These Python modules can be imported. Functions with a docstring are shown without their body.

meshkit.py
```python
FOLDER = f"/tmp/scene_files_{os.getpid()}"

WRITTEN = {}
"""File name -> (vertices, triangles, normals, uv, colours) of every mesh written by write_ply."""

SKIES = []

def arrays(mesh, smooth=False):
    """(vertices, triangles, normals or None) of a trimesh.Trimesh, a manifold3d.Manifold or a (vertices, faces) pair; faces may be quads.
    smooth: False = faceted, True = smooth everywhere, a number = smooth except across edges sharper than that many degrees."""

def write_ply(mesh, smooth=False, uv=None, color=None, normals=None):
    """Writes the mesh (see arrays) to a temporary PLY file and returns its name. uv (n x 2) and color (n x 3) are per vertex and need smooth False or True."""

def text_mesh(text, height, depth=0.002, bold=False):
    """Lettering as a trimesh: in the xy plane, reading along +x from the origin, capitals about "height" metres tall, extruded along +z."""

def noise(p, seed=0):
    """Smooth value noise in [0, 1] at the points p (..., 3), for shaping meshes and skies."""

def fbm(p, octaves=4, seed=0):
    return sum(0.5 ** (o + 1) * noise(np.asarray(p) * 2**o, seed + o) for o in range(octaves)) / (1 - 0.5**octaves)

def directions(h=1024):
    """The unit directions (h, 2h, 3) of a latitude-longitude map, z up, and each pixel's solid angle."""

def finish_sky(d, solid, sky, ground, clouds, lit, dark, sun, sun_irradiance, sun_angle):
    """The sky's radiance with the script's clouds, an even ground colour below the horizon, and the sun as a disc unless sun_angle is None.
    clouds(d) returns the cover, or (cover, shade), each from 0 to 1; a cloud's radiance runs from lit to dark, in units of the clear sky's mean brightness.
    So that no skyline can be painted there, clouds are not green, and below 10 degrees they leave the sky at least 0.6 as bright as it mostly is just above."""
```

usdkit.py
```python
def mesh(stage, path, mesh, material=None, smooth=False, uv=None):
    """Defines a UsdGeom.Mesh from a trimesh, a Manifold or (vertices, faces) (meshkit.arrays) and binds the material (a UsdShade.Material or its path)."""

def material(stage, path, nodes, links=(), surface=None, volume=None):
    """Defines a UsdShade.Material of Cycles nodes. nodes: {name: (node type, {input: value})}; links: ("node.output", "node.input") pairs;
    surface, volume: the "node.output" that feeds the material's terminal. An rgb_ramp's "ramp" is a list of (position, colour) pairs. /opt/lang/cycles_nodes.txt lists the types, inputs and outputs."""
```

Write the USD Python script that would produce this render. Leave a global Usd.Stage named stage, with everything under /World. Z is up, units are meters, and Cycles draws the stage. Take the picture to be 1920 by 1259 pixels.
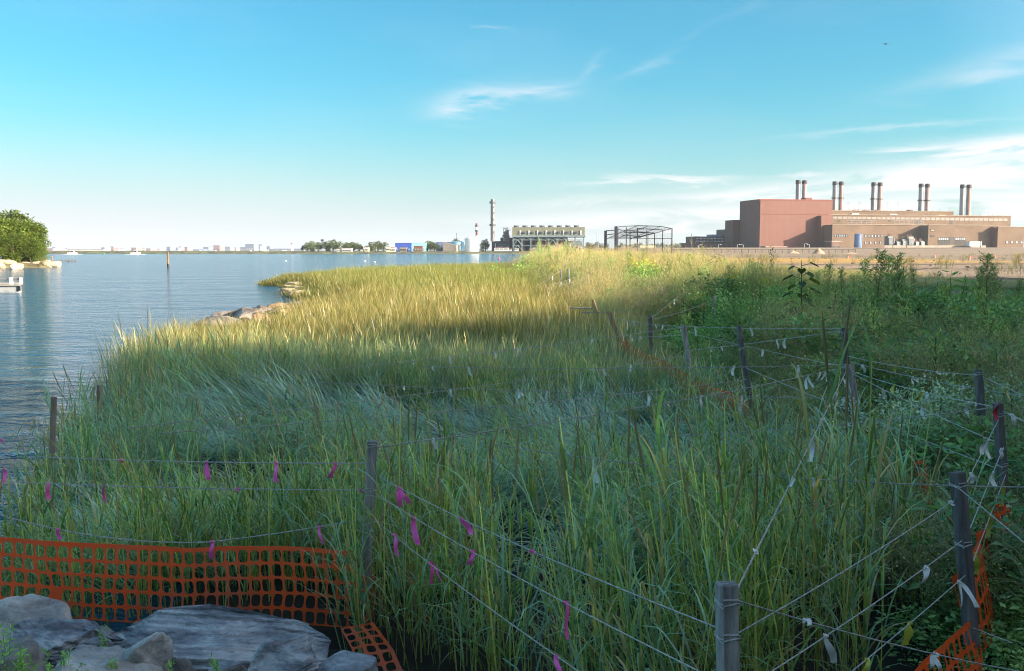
import math, random
import numpy as np, trimesh, shapely
from shapely.geometry import Polygon, LineString, Point
from pxr import Usd, UsdGeom, UsdLux, UsdShade, Gf, Sdf, Vt
import usdkit, meshkit

stage = Usd.Stage.CreateInMemory()
UsdGeom.Xform.Define(stage, '/World'); UsdGeom.Scope.Define(stage, '/World/Looks')
T = Sdf.ValueTypeNames

# ------------------------------------------------------------------ camera, sky, sun
CAMZ, FPX, CX, CY, HOR = 1.75, 1800.0, 960.0, 629.5, 470.0
TH = math.atan((CY - HOR) / FPX)
EXPOSURE = 2.15
cam = UsdGeom.Camera.Define(stage, '/World/camera')
cam.CreateHorizontalApertureAttr(36.0); cam.CreateFocalLengthAttr(36.0 * FPX / 1920); cam.CreateClippingRangeAttr((0.05, 20000.0))
cam.CreateFStopAttr(0.0)
x_ = UsdGeom.Xformable(cam); x_.AddTranslateOp().Set((0, 0, CAMZ)); x_.AddRotateXOp().Set(90 - math.degrees(TH))
cam.CreateExposureAttr(EXPOSURE)

SUN_EL, SUN_AZ = math.radians(19.5), math.radians(110)         # azimuth clockwise from +y
S = np.array([math.sin(SUN_AZ) * math.cos(SUN_EL), math.cos(SUN_AZ) * math.cos(SUN_EL), math.sin(SUN_EL)])
sun = UsdLux.DistantLight.Define(stage, '/World/sun')
sun.CreateIntensityAttr(0.84); sun.CreateAngleAttr(0.5); sun.CreateColorAttr((1.0, 0.86, 0.66)); sun.CreateNormalizeAttr(True)
sx_ = UsdGeom.Xformable(sun)
# light shines along -z: rotate so that +z points to the sun
sx_.AddRotateZOp().Set(-math.degrees(SUN_AZ) + 180); sx_.AddRotateXOp().Set(-(90 - math.degrees(SUN_EL)) * -1)

def sky_material():
    N, L = {}, []
    N['sky'] = ('sky_texture', dict(sky_type='single_scattering', sun_disc=False, sun_elevation=SUN_EL, sun_rotation=SUN_AZ, altitude=10.0, air_density=1.0, aerosol_density=1.6, ozone_density=1.6))
    N['tint'] = ('mix', dict(mix_type='multiply', color2=(.20, .575, .635))); L.append(('sky.color', 'tint.color1'))
    # tinted deep blue away from the sun, left untinted towards it to add fill
    N['dot'] = ('vector_math', dict(math_type='dot_product', vector2=tuple(S))); N['far'] = ('map_range', dict(from_min=0.12, from_max=.58, to_min=1.0, to_max=0.0, clamp=True)); L.extend([('tc.generated', 'dot.vector1'), ('dot.value', 'far.value'), ('far.result', 'tint.fac')])
    N['tc'] = ('texture_coordinate', {}); N['sep'] = ('separate_xyz', {}); L.append(('tc.generated', 'sep.vector'))
    def m(name, op, a, b=None, clamp=False):
        N[name] = ('math', dict(math_type=op, use_clamp=clamp))
        for k, s in ((1, a), (2, b)):
            if s is None: continue
            if isinstance(s, str): L.append((s, f'{name}.value{k}'))
            else: N[name][1][f'value{k}'] = float(s)
        return f'{name}.value'
    az = m('az', 'arctan2', 'sep.x', 'sep.y'); el = m('el', 'arcsine', 'sep.z')
    # wisps: noise in (azimuth, elevation), stretched along the azimuth
    N['cv'] = ('combine_xyz', {}); L.extend([(m('azs', 'multiply', az, 7.0), 'cv.x'), (m('els', 'multiply', el, 38.0), 'cv.y')])
    N['nz'] = ('noise_texture', dict(scale=1.0, detail=7.0, roughness=0.62, distortion=0.6)); L.append(('cv.vector', 'nz.vector'))
    N['cw'] = ('combine_xyz', {}); L.extend([(m('azw', 'multiply', az, 3.0), 'cw.x'), (m('elw', 'multiply', el, 9.0), 'cw.y')])
    N['nw'] = ('noise_texture', dict(scale=1.0, detail=3.0, roughness=0.5)); L.append(('cw.vector', 'nw.vector'))
    wx = m('wx', 'multiply', m('wx0', 'subtract', 'nz.fac', 0.5), 0.05)
    clouds = [(905, 198, 70, 22, 6, 1.0), (1005, 182, 55, 12, 12, .45), (1210, 135, 50, 7, 20, .16), (1110, 130, 30, 7, 40, .12), (1340, 60, 110, 8, 26, .05), (1850, 334, 230, 17, 3, 1.5), (1900, 297, 160, 13, 4, 1.5),
              (1230, 341, 115, 8, 2, 1.0), (1410, 366, 170, 13, 2, .75), (1230, 412, 300, 16, 1, 1.0), (1090, 382, 110, 9, 2, .5), (1880, 160, 150, 20, 12, .32), (1830, 392, 260, 26, 2, .85),
              (1680, 306, 60, 5, 3, .7), (920, 68, 28, 5, 0, .3), (1640, 258, 150, 6, 4, .3), (1560, 400, 260, 22, 1, .6), (1500, 330, 40, 4, 0, .4),
              (2350, 260, 200, 25, 5, .8), (2700, 380, 300, 30, 2, .9), (-700, 250, 300, 20, 4, .3)]
    total = None
    for i, (px, py, rx, ry, rot, st) in enumerate(clouds):
        a0 = math.atan2(px - CX, FPX); e0 = math.atan((HOR - py) / FPX)
        c_, s_ = math.cos(math.radians(rot)), math.sin(math.radians(rot))
        da = m(f'da_{i}', 'subtract', az, a0); de = m(f'de_{i}', 'subtract', m(f'dw_{i}', 'add', el, wx), e0)
        u = m(f'u_{i}', 'multiply', m(f'ua_{i}', 'add', m(f'ub_{i}', 'multiply', da, c_), m(f'uc_{i}', 'multiply', de, s_)), FPX / rx)
        v = m(f'v_{i}', 'multiply', m(f'va_{i}', 'add', m(f'vb_{i}', 'multiply', da, -s_), m(f'vc_{i}', 'multiply', de, c_)), FPX / ry)
        r2 = m(f'r_{i}', 'add', m(f'u2_{i}', 'multiply', u, u), m(f'v2_{i}', 'multiply', v, v))
        g = m(f'g_{i}', 'multiply', m(f'e_{i}', 'exponent', m(f'n_{i}', 'multiply', r2, -0.9)), st)
        total = g if total is None else m(f't_{i}', 'add', total, g)
    N['mr'] = ('map_range', dict(from_min=0.30, from_max=0.64, to_min=0.0, to_max=1.25, clamp=True)); L.append(('nz.fac', 'mr.value'))
    cover = m('cov', 'multiply', total, 'mr.result')
    # a thin even veil of faint cirrus elsewhere
    N['mr2'] = ('map_range', dict(from_min=0.45, from_max=0.8, to_min=0.0, to_max=0.10, clamp=True)); L.append(('nw.fac', 'mr2.value'))
    cover = m('cov2', 'minimum', m('cov1', 'add', cover, 'mr2.result'), 0.93)
    # milky air towards the horizon, all round
    mq = m('mq', 'multiply', el, 1 / .088)
    milk = m('mk', 'multiply', m('mke', 'exponent', m('mkm', 'multiply', m('mka', 'multiply', mq, mq), -1.0)), m('mkz', 'multiply_add', m('mks', 'sine', az), -.60))
    N['mkz'][1]['value3'] = .70
    N['mixh'] = ('mix', dict(mix_type='mix', color2=(2.9, 2.86, 3.0))); L.extend([(milk, 'mixh.fac'), ('tint.color', 'mixh.color1')])
    N['mixc'] = ('mix', dict(mix_type='mix', color2=(3.3, 3.18, 3.25))); L.extend([(cover, 'mixc.fac'), ('mixh.color', 'mixc.color1')])
    N['bg'] = ('background_shader', dict(strength=0.075)); L.append(('mixc.color', 'bg.color'))
    return usdkit.material(stage, '/World/Looks/sky_look', N, L, surface='bg.background')
dome = UsdLux.DomeLight.Define(stage, '/World/sky')
UsdShade.MaterialBindingAPI.Apply(dome.GetPrim()).Bind(sky_material())
dome.GetPrim().SetCustomDataByKey('kind', 'structure'); dome.GetPrim().SetCustomDataByKey('label', 'blue evening sky with thin white streaks of cloud')

# ------------------------------------------------------------------ helpers
def ray(px, py):
    u, v = (px - CX) / FPX, (CY - py) / FPX
    y, z = math.cos(TH) + v * math.sin(TH), -math.sin(TH) + v * math.cos(TH)
    return u / y, z / y
def at(px, py, Y):
    a, b = ray(px, py); return np.array([a * Y, Y, CAMZ + b * Y])
def gx(px, Y, py=HOR): return ray(px, py)[0] * Y
def gz(py, Y): return CAMZ + ray(CX, py)[1] * Y
def on(px, py, z):
    a, b = ray(px, py); Y = (z - CAMZ) / b; return np.array([a * Y, Y, z])
def ss(a, b, x): t = np.clip((np.asarray(x, float) - a) / (b - a), 0, 1); return t * t * (3 - 2 * t)
def lin(r, g, b): return tuple(((c / 255) / 12.92 if c / 255 <= 0.04045 else ((c / 255 + 0.055) / 1.055) ** 2.4) for c in (r, g, b))
def nrm(v): v = np.asarray(v, float); return v / (np.linalg.norm(v, axis=-1, keepdims=True) + 1e-12)

_names = {}
def path_for(name, parent=None):
    base = parent.GetPath().pathString if parent is not None else '/World'
    k = base + '/' + name; n = _names.get(k, 0); _names[k] = n + 1
    return k if n == 0 else f'{k}_{n:03d}'
def tag(p, label=None, cat=None, group=None, kind=None):
    p = p.GetPrim() if hasattr(p, 'GetPrim') else p
    for k, v in (('label', label), ('category', cat), ('group', group), ('kind', kind)):
        if v: p.SetCustomDataByKey(k, v)
    return p
def thing(name, label, cat, loc=(0, 0, 0), rotz=0, group=None):
    x = UsdGeom.Xform.Define(stage, path_for(name)); x.AddTranslateOp().Set(tuple(map(float, loc)))
    if rotz: x.AddRotateZOp().Set(float(rotz))
    return tag(x, label, cat, group)
def copy_of(src, label, cat, loc, rotz=0, scale=1.0, group=None, tilt=(0, 0), name=None):
    x = UsdGeom.Xform.Define(stage, path_for(name or src.GetName().rstrip('_0123456789')))
    p = x.GetPrim(); p.GetReferences().AddInternalReference(src.GetPath()); p.SetInstanceable(True)
    x.ClearXformOpOrder()
    x.AddTranslateOp(opSuffix='place').Set(tuple(map(float, loc))); x.AddRotateZOp(opSuffix='place').Set(float(rotz))
    if tilt != (0, 0): x.AddRotateXYZOp(opSuffix='tilt').Set((float(tilt[0]), float(tilt[1]), 0.0))
    s = scale if np.ndim(scale) else (scale,) * 3
    x.AddScaleOp(opSuffix='place').Set(tuple(map(float, s)))
    return tag(p, label, cat, group)
class MB:
    """collects triangles, with an optional colour per vertex"""
    def __init__(s): s.v, s.f, s.c, s.n = [], [], [], 0
    def add(s, v, f, c=None):
        v, f = np.asarray(v, float).reshape(-1, 3), np.asarray(f, int)
        if f.shape[1] == 4: f = np.vstack([f[:, [0, 1, 2]], f[:, [0, 2, 3]]])
        s.v.append(v); s.f.append(f + s.n); s.n += len(v)
        s.c.append(np.broadcast_to(np.asarray(c if c is not None else (1, 1, 1), float), (len(v), 3)))
        return s
    def box(s, a, b, c=None):
        a, b = np.minimum(a, b), np.maximum(a, b)
        v = np.array([[x, y, z] for x in (a[0], b[0]) for y in (a[1], b[1]) for z in (a[2], b[2])], float)
        return s.add(v, [[0, 1, 3, 2], [4, 6, 7, 5], [0, 4, 5, 1], [2, 3, 7, 6], [0, 2, 6, 4], [1, 5, 7, 3]], c)
    def tube(s, pts, r, sides=6, c=None, caps=True):
        p = np.asarray(pts, float); r = np.broadcast_to(np.asarray(r, float), (len(p),))
        t = nrm(np.gradient(p, axis=0)); ref = np.where(np.abs(t[:, 2:]) < .9, [[0, 0, 1.]], [[1., 0, 0]])
        a = nrm(np.cross(t, ref)); b = np.cross(t, a); ang = np.arange(sides) * 2 * np.pi / sides
        v = p[:, None] + r[:, None, None] * (np.cos(ang)[None, :, None] * a[:, None] + np.sin(ang)[None, :, None] * b[:, None])
        i, j = np.meshgrid(np.arange(len(p) - 1), np.arange(sides), indexing='ij')
        q = np.stack([i * sides + j, i * sides + (j + 1) % sides, (i + 1) * sides + (j + 1) % sides, (i + 1) * sides + j], -1).reshape(-1, 4)
        f = np.vstack([q[:, [0, 1, 2]], q[:, [0, 2, 3]]]); v = v.reshape(-1, 3)
        if caps:
            n = len(v); v = np.vstack([v, p[0], p[-1]]); m = (len(p) - 1) * sides; j = np.arange(sides)
            f = np.vstack([f, np.stack([np.full(sides, n), (j + 1) % sides, j], 1), np.stack([np.full(sides, n + 1), m + j, m + (j + 1) % sides], 1)])
        return s.add(v, f[:, ::-1], c)
    def prism(s, poly, z0, z1, c=None):
        m = trimesh.creation.extrude_polygon(Polygon(poly), z1 - z0, engine='earcut'); m.apply_translation([0, 0, z0]); return s.add(m.vertices, m.faces, c)
    def lathe(s, prof, o=(0, 0, 0), n=24, c=None):
        m = trimesh.creation.revolve(np.asarray(prof, float), sections=n); return s.add(np.array(m.vertices) + np.asarray(o), m.faces, c)
    def arrays(s): return np.vstack(s.v), np.vstack(s.f), np.vstack(s.c)
    def build(s, name, material, parent=None, smooth=False, tint=False, label=None, path=None):
        v, f, c = s.arrays()
        if tint is True: smooth = False if smooth is False else True
        p = path or path_for(name, parent)
        m = usdkit.mesh(stage, p, (v, f), material, smooth=smooth)
        if tint is not False and tint is not None: UsdGeom.PrimvarsAPI(m).CreatePrimvar('tint', T.Color3fArray, 'vertex').Set(Vt.Vec3fArray.FromNumpy(c.astype(np.float32)))
        m.CreateDoubleSidedAttr(True)
        if label: tag(m, label)
        return m.GetPrim()

# ------------------------------------------------------------------ materials
def mat(name, col, col2=None, scale=3.0, rough=.7, bump=0.0, bscale=None, metallic=0.0, stretch=(1, 1, 1), spec=.5, detail=5.0, dist=0.02, sharp=(.35, .65)):
    col2 = col2 or tuple(c * .78 for c in col)
    N = {'g': ('geometry', {}), 'map': ('mapping', dict(scale=stretch)), 'n': ('noise_texture', dict(scale=scale, detail=detail, roughness=.6)),
         'r': ('rgb_ramp', dict(ramp=[(0, col2), (sharp[0], col2), (sharp[1], col), (1, col)])), 'p': ('principled_bsdf', dict(roughness=rough, metallic=metallic, specular_ior_level=spec))}
    L = [('g.position', 'map.vector'), ('map.vector', 'n.vector'), ('n.fac', 'r.fac'), ('r.color', 'p.base_color')]
    if bump:
        N['n2'] = ('noise_texture', dict(scale=bscale or scale * 4, detail=6.0, roughness=.65)); N['b'] = ('bump', dict(strength=bump, distance=dist))
        L += [('map.vector', 'n2.vector'), ('n2.fac', 'b.height'), ('b.normal', 'p.normal')]
    return usdkit.material(stage, '/World/Looks/' + name, N, L, surface='p.BSDF')
def leafmat(name, trans=.3, rough=.5, spec=.35, vary=.35, glow=(1.15, 1.1, .5)):
    N = {'a': ('attribute', dict(attribute='tint')), 'o': ('object_info', {}), 'mr': ('map_range', dict(to_min=1 - vary, to_max=1 + vary)), 'ramp': ('combine_color', {}),
         'mx': ('mix', dict(mix_type='multiply', fac=1.0)), 'p': ('principled_bsdf', dict(roughness=rough, specular_ior_level=spec)), 't': ('translucent_bsdf', {}),
         'tc': ('mix', dict(mix_type='multiply', fac=1.0, color2=glow)), 'mc': ('mix_closure', dict(fac=trans))}
    L = [('o.random', 'mr.value'), ('mr.result', 'ramp.r'), ('mr.result', 'ramp.g'), ('mr.result', 'ramp.b'), ('a.color', 'mx.color1'), ('ramp.color', 'mx.color2'), ('mx.color', 'p.base_color'),
         ('mx.color', 'tc.color1'), ('tc.color', 't.color'), ('p.BSDF', 'mc.closure1'), ('t.BSDF', 'mc.closure2')]
    return usdkit.material(stage, '/World/Looks/' + name, N, L, surface='mc.closure')
def tintmat(name, rough=.7, spec=.4, trans=0.0):
    N = {'a': ('attribute', dict(attribute='tint')), 'p': ('principled_bsdf', dict(roughness=rough, specular_ior_level=spec))}
    L = [('a.color', 'p.base_color')]
    if trans:
        N |= {'t': ('translucent_bsdf', {}), 'm': ('mix_closure', dict(fac=trans))}; L += [('a.color', 't.color'), ('p.BSDF', 'm.closure1'), ('t.BSDF', 'm.closure2')]
        return usdkit.material(stage, '/World/Looks/' + name, N, L, surface='m.closure')
    return usdkit.material(stage, '/World/Looks/' + name, N, L, surface='p.BSDF')

M_GRASS = leafmat('grass_blade', .42, .40, .65, .28)
M_LEAF = leafmat('leaf', .3, .5, .4, .3)
M_FARLEAF = leafmat('tree_leaf', .16, .6, .25, .12)
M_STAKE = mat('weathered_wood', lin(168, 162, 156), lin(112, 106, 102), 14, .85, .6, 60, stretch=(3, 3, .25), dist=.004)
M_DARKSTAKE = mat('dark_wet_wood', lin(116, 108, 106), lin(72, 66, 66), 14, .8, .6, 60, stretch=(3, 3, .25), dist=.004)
M_PALEWOOD = mat('pale_wood', lin(176, 148, 108), lin(130, 104, 76), 12, .85, .4, 50, stretch=(3, 3, .3), dist=.004)
M_STRING = mat('white_string', lin(190, 188, 184), lin(140, 138, 132), 60, .8, .5, 300, dist=.001)
M_PINK = mat('pink_ribbon', lin(255, 112, 196), lin(248, 84, 176), 12, .35, .2, 40, dist=.003)
M_WHITER = mat('white_ribbon', lin(240, 238, 234), lin(210, 206, 198), 14, .5, .2, 40, dist=.003)
M_YELR = mat('yellow_ribbon', lin(196, 190, 70), lin(160, 150, 52), 14, .5, .2, 40, dist=.003)
M_ORANGER = mat('orange_ribbon', lin(214, 120, 50), lin(176, 90, 40), 14, .5, .2, 40, dist=.003)
M_REDR = mat('red_tape', lin(190, 40, 60), lin(160, 30, 50), 14, .5, .2, 40, dist=.003)
M_BLACKSTEEL = mat('black_steel', lin(44, 46, 52), None, 4, .5)
M_GALV = mat('galvanised_steel', lin(150, 154, 158), lin(120, 124, 130), 2, .45, metallic=.3)
M_WHITE = mat('white_paint', lin(226, 226, 224), lin(206, 205, 200), 1.5, .55)
M_BARK = mat('bark', lin(92, 78, 64), lin(60, 50, 42), 6, .9, .6, 20, stretch=(1, 1, .3))

# ------------------------------------------------------------------ terrain
SHORE = [(-3.4, 3.85), (-2.75, 4.7), (-3.0, 5.7), (-3.45, 6.9), (-4.15, 9.4), (-4.9, 12.2), (-6.0, 16), (-6.6, 19.5), (-6.9, 22), (-6.2, 26), (-5.9, 29.5), (-7.2, 33.5), (-8.8, 38), (-9.7, 42), (-10.4, 45.5), (-12.4, 48), (-12.9, 50.5), (-9.5, 56), (-6.5, 64), (-3, 71), (0, 74)]
EDGE = [(0.3, 1.7), (1.0, 2.4), (1.42, 3.2), (2.15, 4.6), (2.4, 7.0), (2.3, 9), (1.75, 12.3), (1.55, 17), (1.35, 25), (.7, 40), (-.3, 62), (0, 74)]
FRONT = [(-3.4, 3.85), (-.66, 4.02), (0.3, 1.7)]
MARSH = Polygon(SHORE + EDGE[::-1][1:] + [(-.66, 4.02)])
if not MARSH.is_valid: MARSH = MARSH.buffer(0)
LANDX = [(0, 74), (3, 84), (9, 150), (26, 300), (44, 500), (44, 4000), (3000, 4000), (3000, -400), (-60, -400), (-60, -40), (-9, -4), (-4.6, 1.5), (-3.4, 3.6)]
LAND = Polygon(LANDX + [(-.66, 3.9), (0.3, 1.7)] + EDGE[1:-1])
if not LAND.is_valid: LAND = LAND.buffer(0)
EDGELINE = LineString(EDGE); SHORELINE = LineString(SHORE)
shapely.prepare(MARSH); shapely.prepare(LAND)
def signed(poly, x, y):
    p = shapely.points(np.ravel(x), np.ravel(y)); d = shapely.distance(poly.boundary, p)
    return np.where(shapely.contains(poly, p), d, -d).reshape(np.shape(x))
def ground_z(x, y):
    x, y = np.asarray(x, float), np.asarray(y, float)
    dm, dl = signed(MARSH, x, y), signed(LAND, x, y)
    ds = shapely.distance(SHORELINE, shapely.points(x.ravel(), y.ravel())).reshape(x.shape) * np.where(dm > 0, 1, -1)
    p3 = np.stack([x, y, 0 * x], -1)
    n = meshkit.fbm(p3.reshape(-1, 3) * .9, 4, 3).reshape(x.shape) - .5
    n2 = meshkit.fbm(p3.reshape(-1, 3) * .05, 3, 5).reshape(x.shape) - .5
    zm = np.where(dm > -2, -.21 + .27 * ss(0, 1.6, ds) + .16 * ss(14, 45, y) + .12 * n, -9)
    e = dl
    zb = .10 + .92 * np.maximum(ss(0, 1, e) * .18 + ss(.4, 5.5, e) * .82 * ss(3.5, 17, y), ss(6, 16, e) * ss(5, 16, y)) + .10 * n * ss(.2, 1, e)
    zb = zb + ss(14, 40, y) * ss(9, 14, x) * (.10 * n * ss(60, 10, y) + .15 * n2) + 2.0 * ss(150, 470, np.hypot(x, y))
    zb = np.where(y < 2.5, np.minimum(zb, .3 + .25 * n), zb)
    zl = np.where(dl > -.8, np.where(dl > 0, zb, zb + dl * 1.6), -9)
    return np.maximum(np.maximum(zm, zl), -1.6 + .2 * n)

def grid_mesh(xs, ys, zf):
    X, Y = np.meshgrid(xs, ys); Z = zf(X, Y); v = np.stack([X, Y, Z], -1).reshape(-1, 3)
    nx, ny = len(xs), len(ys); i, j = np.meshgrid(np.arange(ny - 1), np.arange(nx - 1), indexing='ij'); a = (i * nx + j).ravel()
    return v, np.stack([a, a + 1, a + nx + 1, a + nx], 1)
ux = np.linspace(-math.asinh(900), math.asinh(900), 330); uy = np.linspace(-math.asinh(14), math.asinh(1100), 330)
gv, gf = grid_mesh(3.2 * np.sinh(ux), 5 + 3.2 * np.sinh(uy), ground_z)
N = {'g': ('geometry', {}), 's': ('separate_xyz', {}), 'n': ('noise_texture', dict(scale=1.3, detail=8.0, roughness=.65)), 'nb': ('noise_texture', dict(scale=.055, detail=9.0, roughness=.72)), 'nf': ('noise_texture', dict(scale=9.0, detail=6.0, roughness=.7)),
     'mud': ('rgb_ramp', dict(ramp=[(0, (.018, .014, .011)), (.5, (.035, .028, .021)), (1, (.06, .05, .036))])),
     'sand': ('rgb_ramp', dict(ramp=[(0, lin(108, 88, 72)), (.42, lin(130, 113, 95)), (.52, lin(141, 124, 106)), (.7, lin(152, 134, 114)), (1, lin(124, 108, 94))])),
     'map': ('mapping', dict(scale=(.6, 3.2, 1))), 'gz': ('map_range', dict(from_min=.5, from_max=.8, clamp=True)),
     'gy': ('map_range', dict(from_min=13, from_max=19, clamp=True)), 'mm': ('math', dict(math_type='multiply')), 'mix': ('mix', {}),
     'yel0': ('map_range', dict(from_min=50, from_max=62, clamp=True)), 'yel1': ('map_range', dict(from_min=100, from_max=82, clamp=True)), 'yx': ('map_range', dict(from_min=36, from_max=30, clamp=True)), 'ym': ('math', dict(math_type='multiply')), 'ym2': ('math', dict(math_type='multiply')),
     'yn': ('map_range', dict(from_min=.3, from_max=.48, clamp=True)), 'ym3': ('math', dict(math_type='multiply')), 'my': ('mix', dict(color2=lin(176, 140, 78))), 'fine': ('mix', dict(mix_type='overlay', fac=.45)),
     'b': ('bump', dict(strength=.7, distance=.12)), 'p': ('principled_bsdf', dict(roughness=.9, specular_ior_level=.2))}
L = [('g.position', 's.vector'), ('g.position', 'n.vector'), ('g.position', 'map.vector'), ('map.vector', 'nb.vector'), ('g.position', 'nf.vector'), ('n.fac', 'mud.fac'), ('nb.fac', 'sand.fac'), ('s.z', 'gz.value'), ('s.y', 'gy.value'), ('gz.result', 'mm.value1'), ('gy.result', 'mm.value2'),
     ('s.y', 'yel0.value'), ('s.y', 'yel1.value'), ('s.x', 'yx.value'), ('yel0.result', 'ym.value1'), ('yel1.result', 'ym.value2'), ('ym.value', 'ym2.value1'), ('yx.result', 'ym2.value2'), ('nb.fac', 'yn.value'), ('ym2.value', 'ym3.value1'), ('yn.result', 'ym3.value2'),
     ('sand.color', 'my.color1'), ('ym3.value', 'my.fac'), ('mm.value', 'mix.fac'), ('mud.color', 'mix.color1'), ('my.color', 'mix.color2'), ('mix.color', 'fine.color1'), ('nf.color', 'fine.color2'), ('fine.color', 'p.base_color'), ('n.fac', 'b.height'), ('b.normal', 'p.normal')]
M_GROUND = usdkit.material(stage, '/World/Looks/ground_look', N, L, surface='p.BSDF')
tag(MB().add(gv, gf).build('ground', M_GROUND, smooth=True), 'muddy marsh bed rising to a bare sandy field', None, None, 'structure')

# water
N = {'g': ('geometry', {}), 'm1': ('mapping', dict(scale=(1.5, 2.3, 1), rotation=(0, 0, .25))), 'n1': ('noise_texture', dict(scale=1.0, detail=5.0, roughness=.62, distortion=.4)), 'm2': ('mapping', dict(scale=(.16, .30, 1), rotation=(0, 0, .12))), 'n2': ('noise_texture', dict(scale=1.0, detail=4.0, roughness=.55)),
     'b1': ('bump', dict(strength=1.0, distance=.22)), 'b2': ('bump', dict(strength=.8, distance=.55)), 'p': ('principled_bsdf', dict(roughness=.10, ior=1.333, base_color=(.011, .062, .11)))}
L = [('g.position', 'm1.vector'), ('m1.vector', 'n1.vector'), ('g.position', 'm2.vector'), ('m2.vector', 'n2.vector'), ('n2.fac', 'b2.height'), ('b2.normal', 'b1.normal'), ('n1.fac', 'b1.height'), ('b1.normal', 'p.normal')]
M_WATER = usdkit.material(stage, '/World/Looks/water_look', N, L, surface='p.BSDF')
wv, wf = grid_mesh(np.array([-4000, -300, -60, 0, 45, 120, 4000.]), np.array([-300, 0, 60, 300, 520, 4000.]), lambda X, Y: 0 * X)
tag(MB().add(wv, wf).build('water', M_WATER), 'rippled blue water of the bay', None, None, 'structure')

# far shore
def far_z(X, Y): return np.interp(Y, [490, 505, 511, 560, 1200], [-1.5, -.3, 1.15, 1.3, 1.6]) + .12 * np.sin(X * .13) * (Y > 508)
fv, ff = grid_mesh(np.arange(-900, 90.1, 6), np.array([490, 505, 507, 509, 511, 530, 560, 800, 1200, 2500.]), far_z)
M_SHORE = mat('far_shore_look', lin(104, 108, 70), lin(70, 66, 56), .25, .95, sharp=(.4, .6))
tag(MB().add(fv, ff).build('far_shore', M_SHORE, smooth=True), 'low dark far shore across the bay', None, None, 'structure')

# ------------------------------------------------------------------ plant geometry
GRASS_GAIN, LEAF_GAIN = 3.15, 3.7  # gains brighten near grass and weed colours to make up for the shade
def strips(P, W, side, C=None):
    """N ribbons of K points each: P (N,K,3), W (N,K), side (N,K,3) or (N,1,3); C (N,K,3)"""
    n, k = P.shape[:2]; side = np.broadcast_to(side, P.shape)
    v = np.stack([P - side * W[..., None] / 2, P + side * W[..., None] / 2], 2).reshape(-1, 3)
    a = (np.arange(n)[:, None] * k + np.arange(k - 1)[None]).ravel() * 2
    f = np.stack([a, a + 1, a + 3, a + 2], 1)
    c = None if C is None else np.repeat(C.reshape(-1, 3), 2, 0)
    return v, f, c
def arcs(rng, base, az, L, th0, bend, K, p=1.6):
    """paths that start at base with angle th0 from the vertical and bend over by bend; az: heading"""
    n = len(base); t = np.linspace(0, 1, K)
    th = th0[:, None] + bend[:, None] * t[None] ** p
    d = np.stack([np.sin(th) * np.cos(az)[:, None], np.sin(th) * np.sin(az)[:, None], np.cos(th)], -1)
    step = (d[:, 1:] + d[:, :-1]) / 2 * (L[:, None, None] / (K - 1))
    return base[:, None] + np.concatenate([np.zeros((n, 1, 3)), np.cumsum(step, 1)], 1), d
def lerp(a, b, t): return np.asarray(a) + (np.asarray(b) - np.asarray(a)) * t
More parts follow.
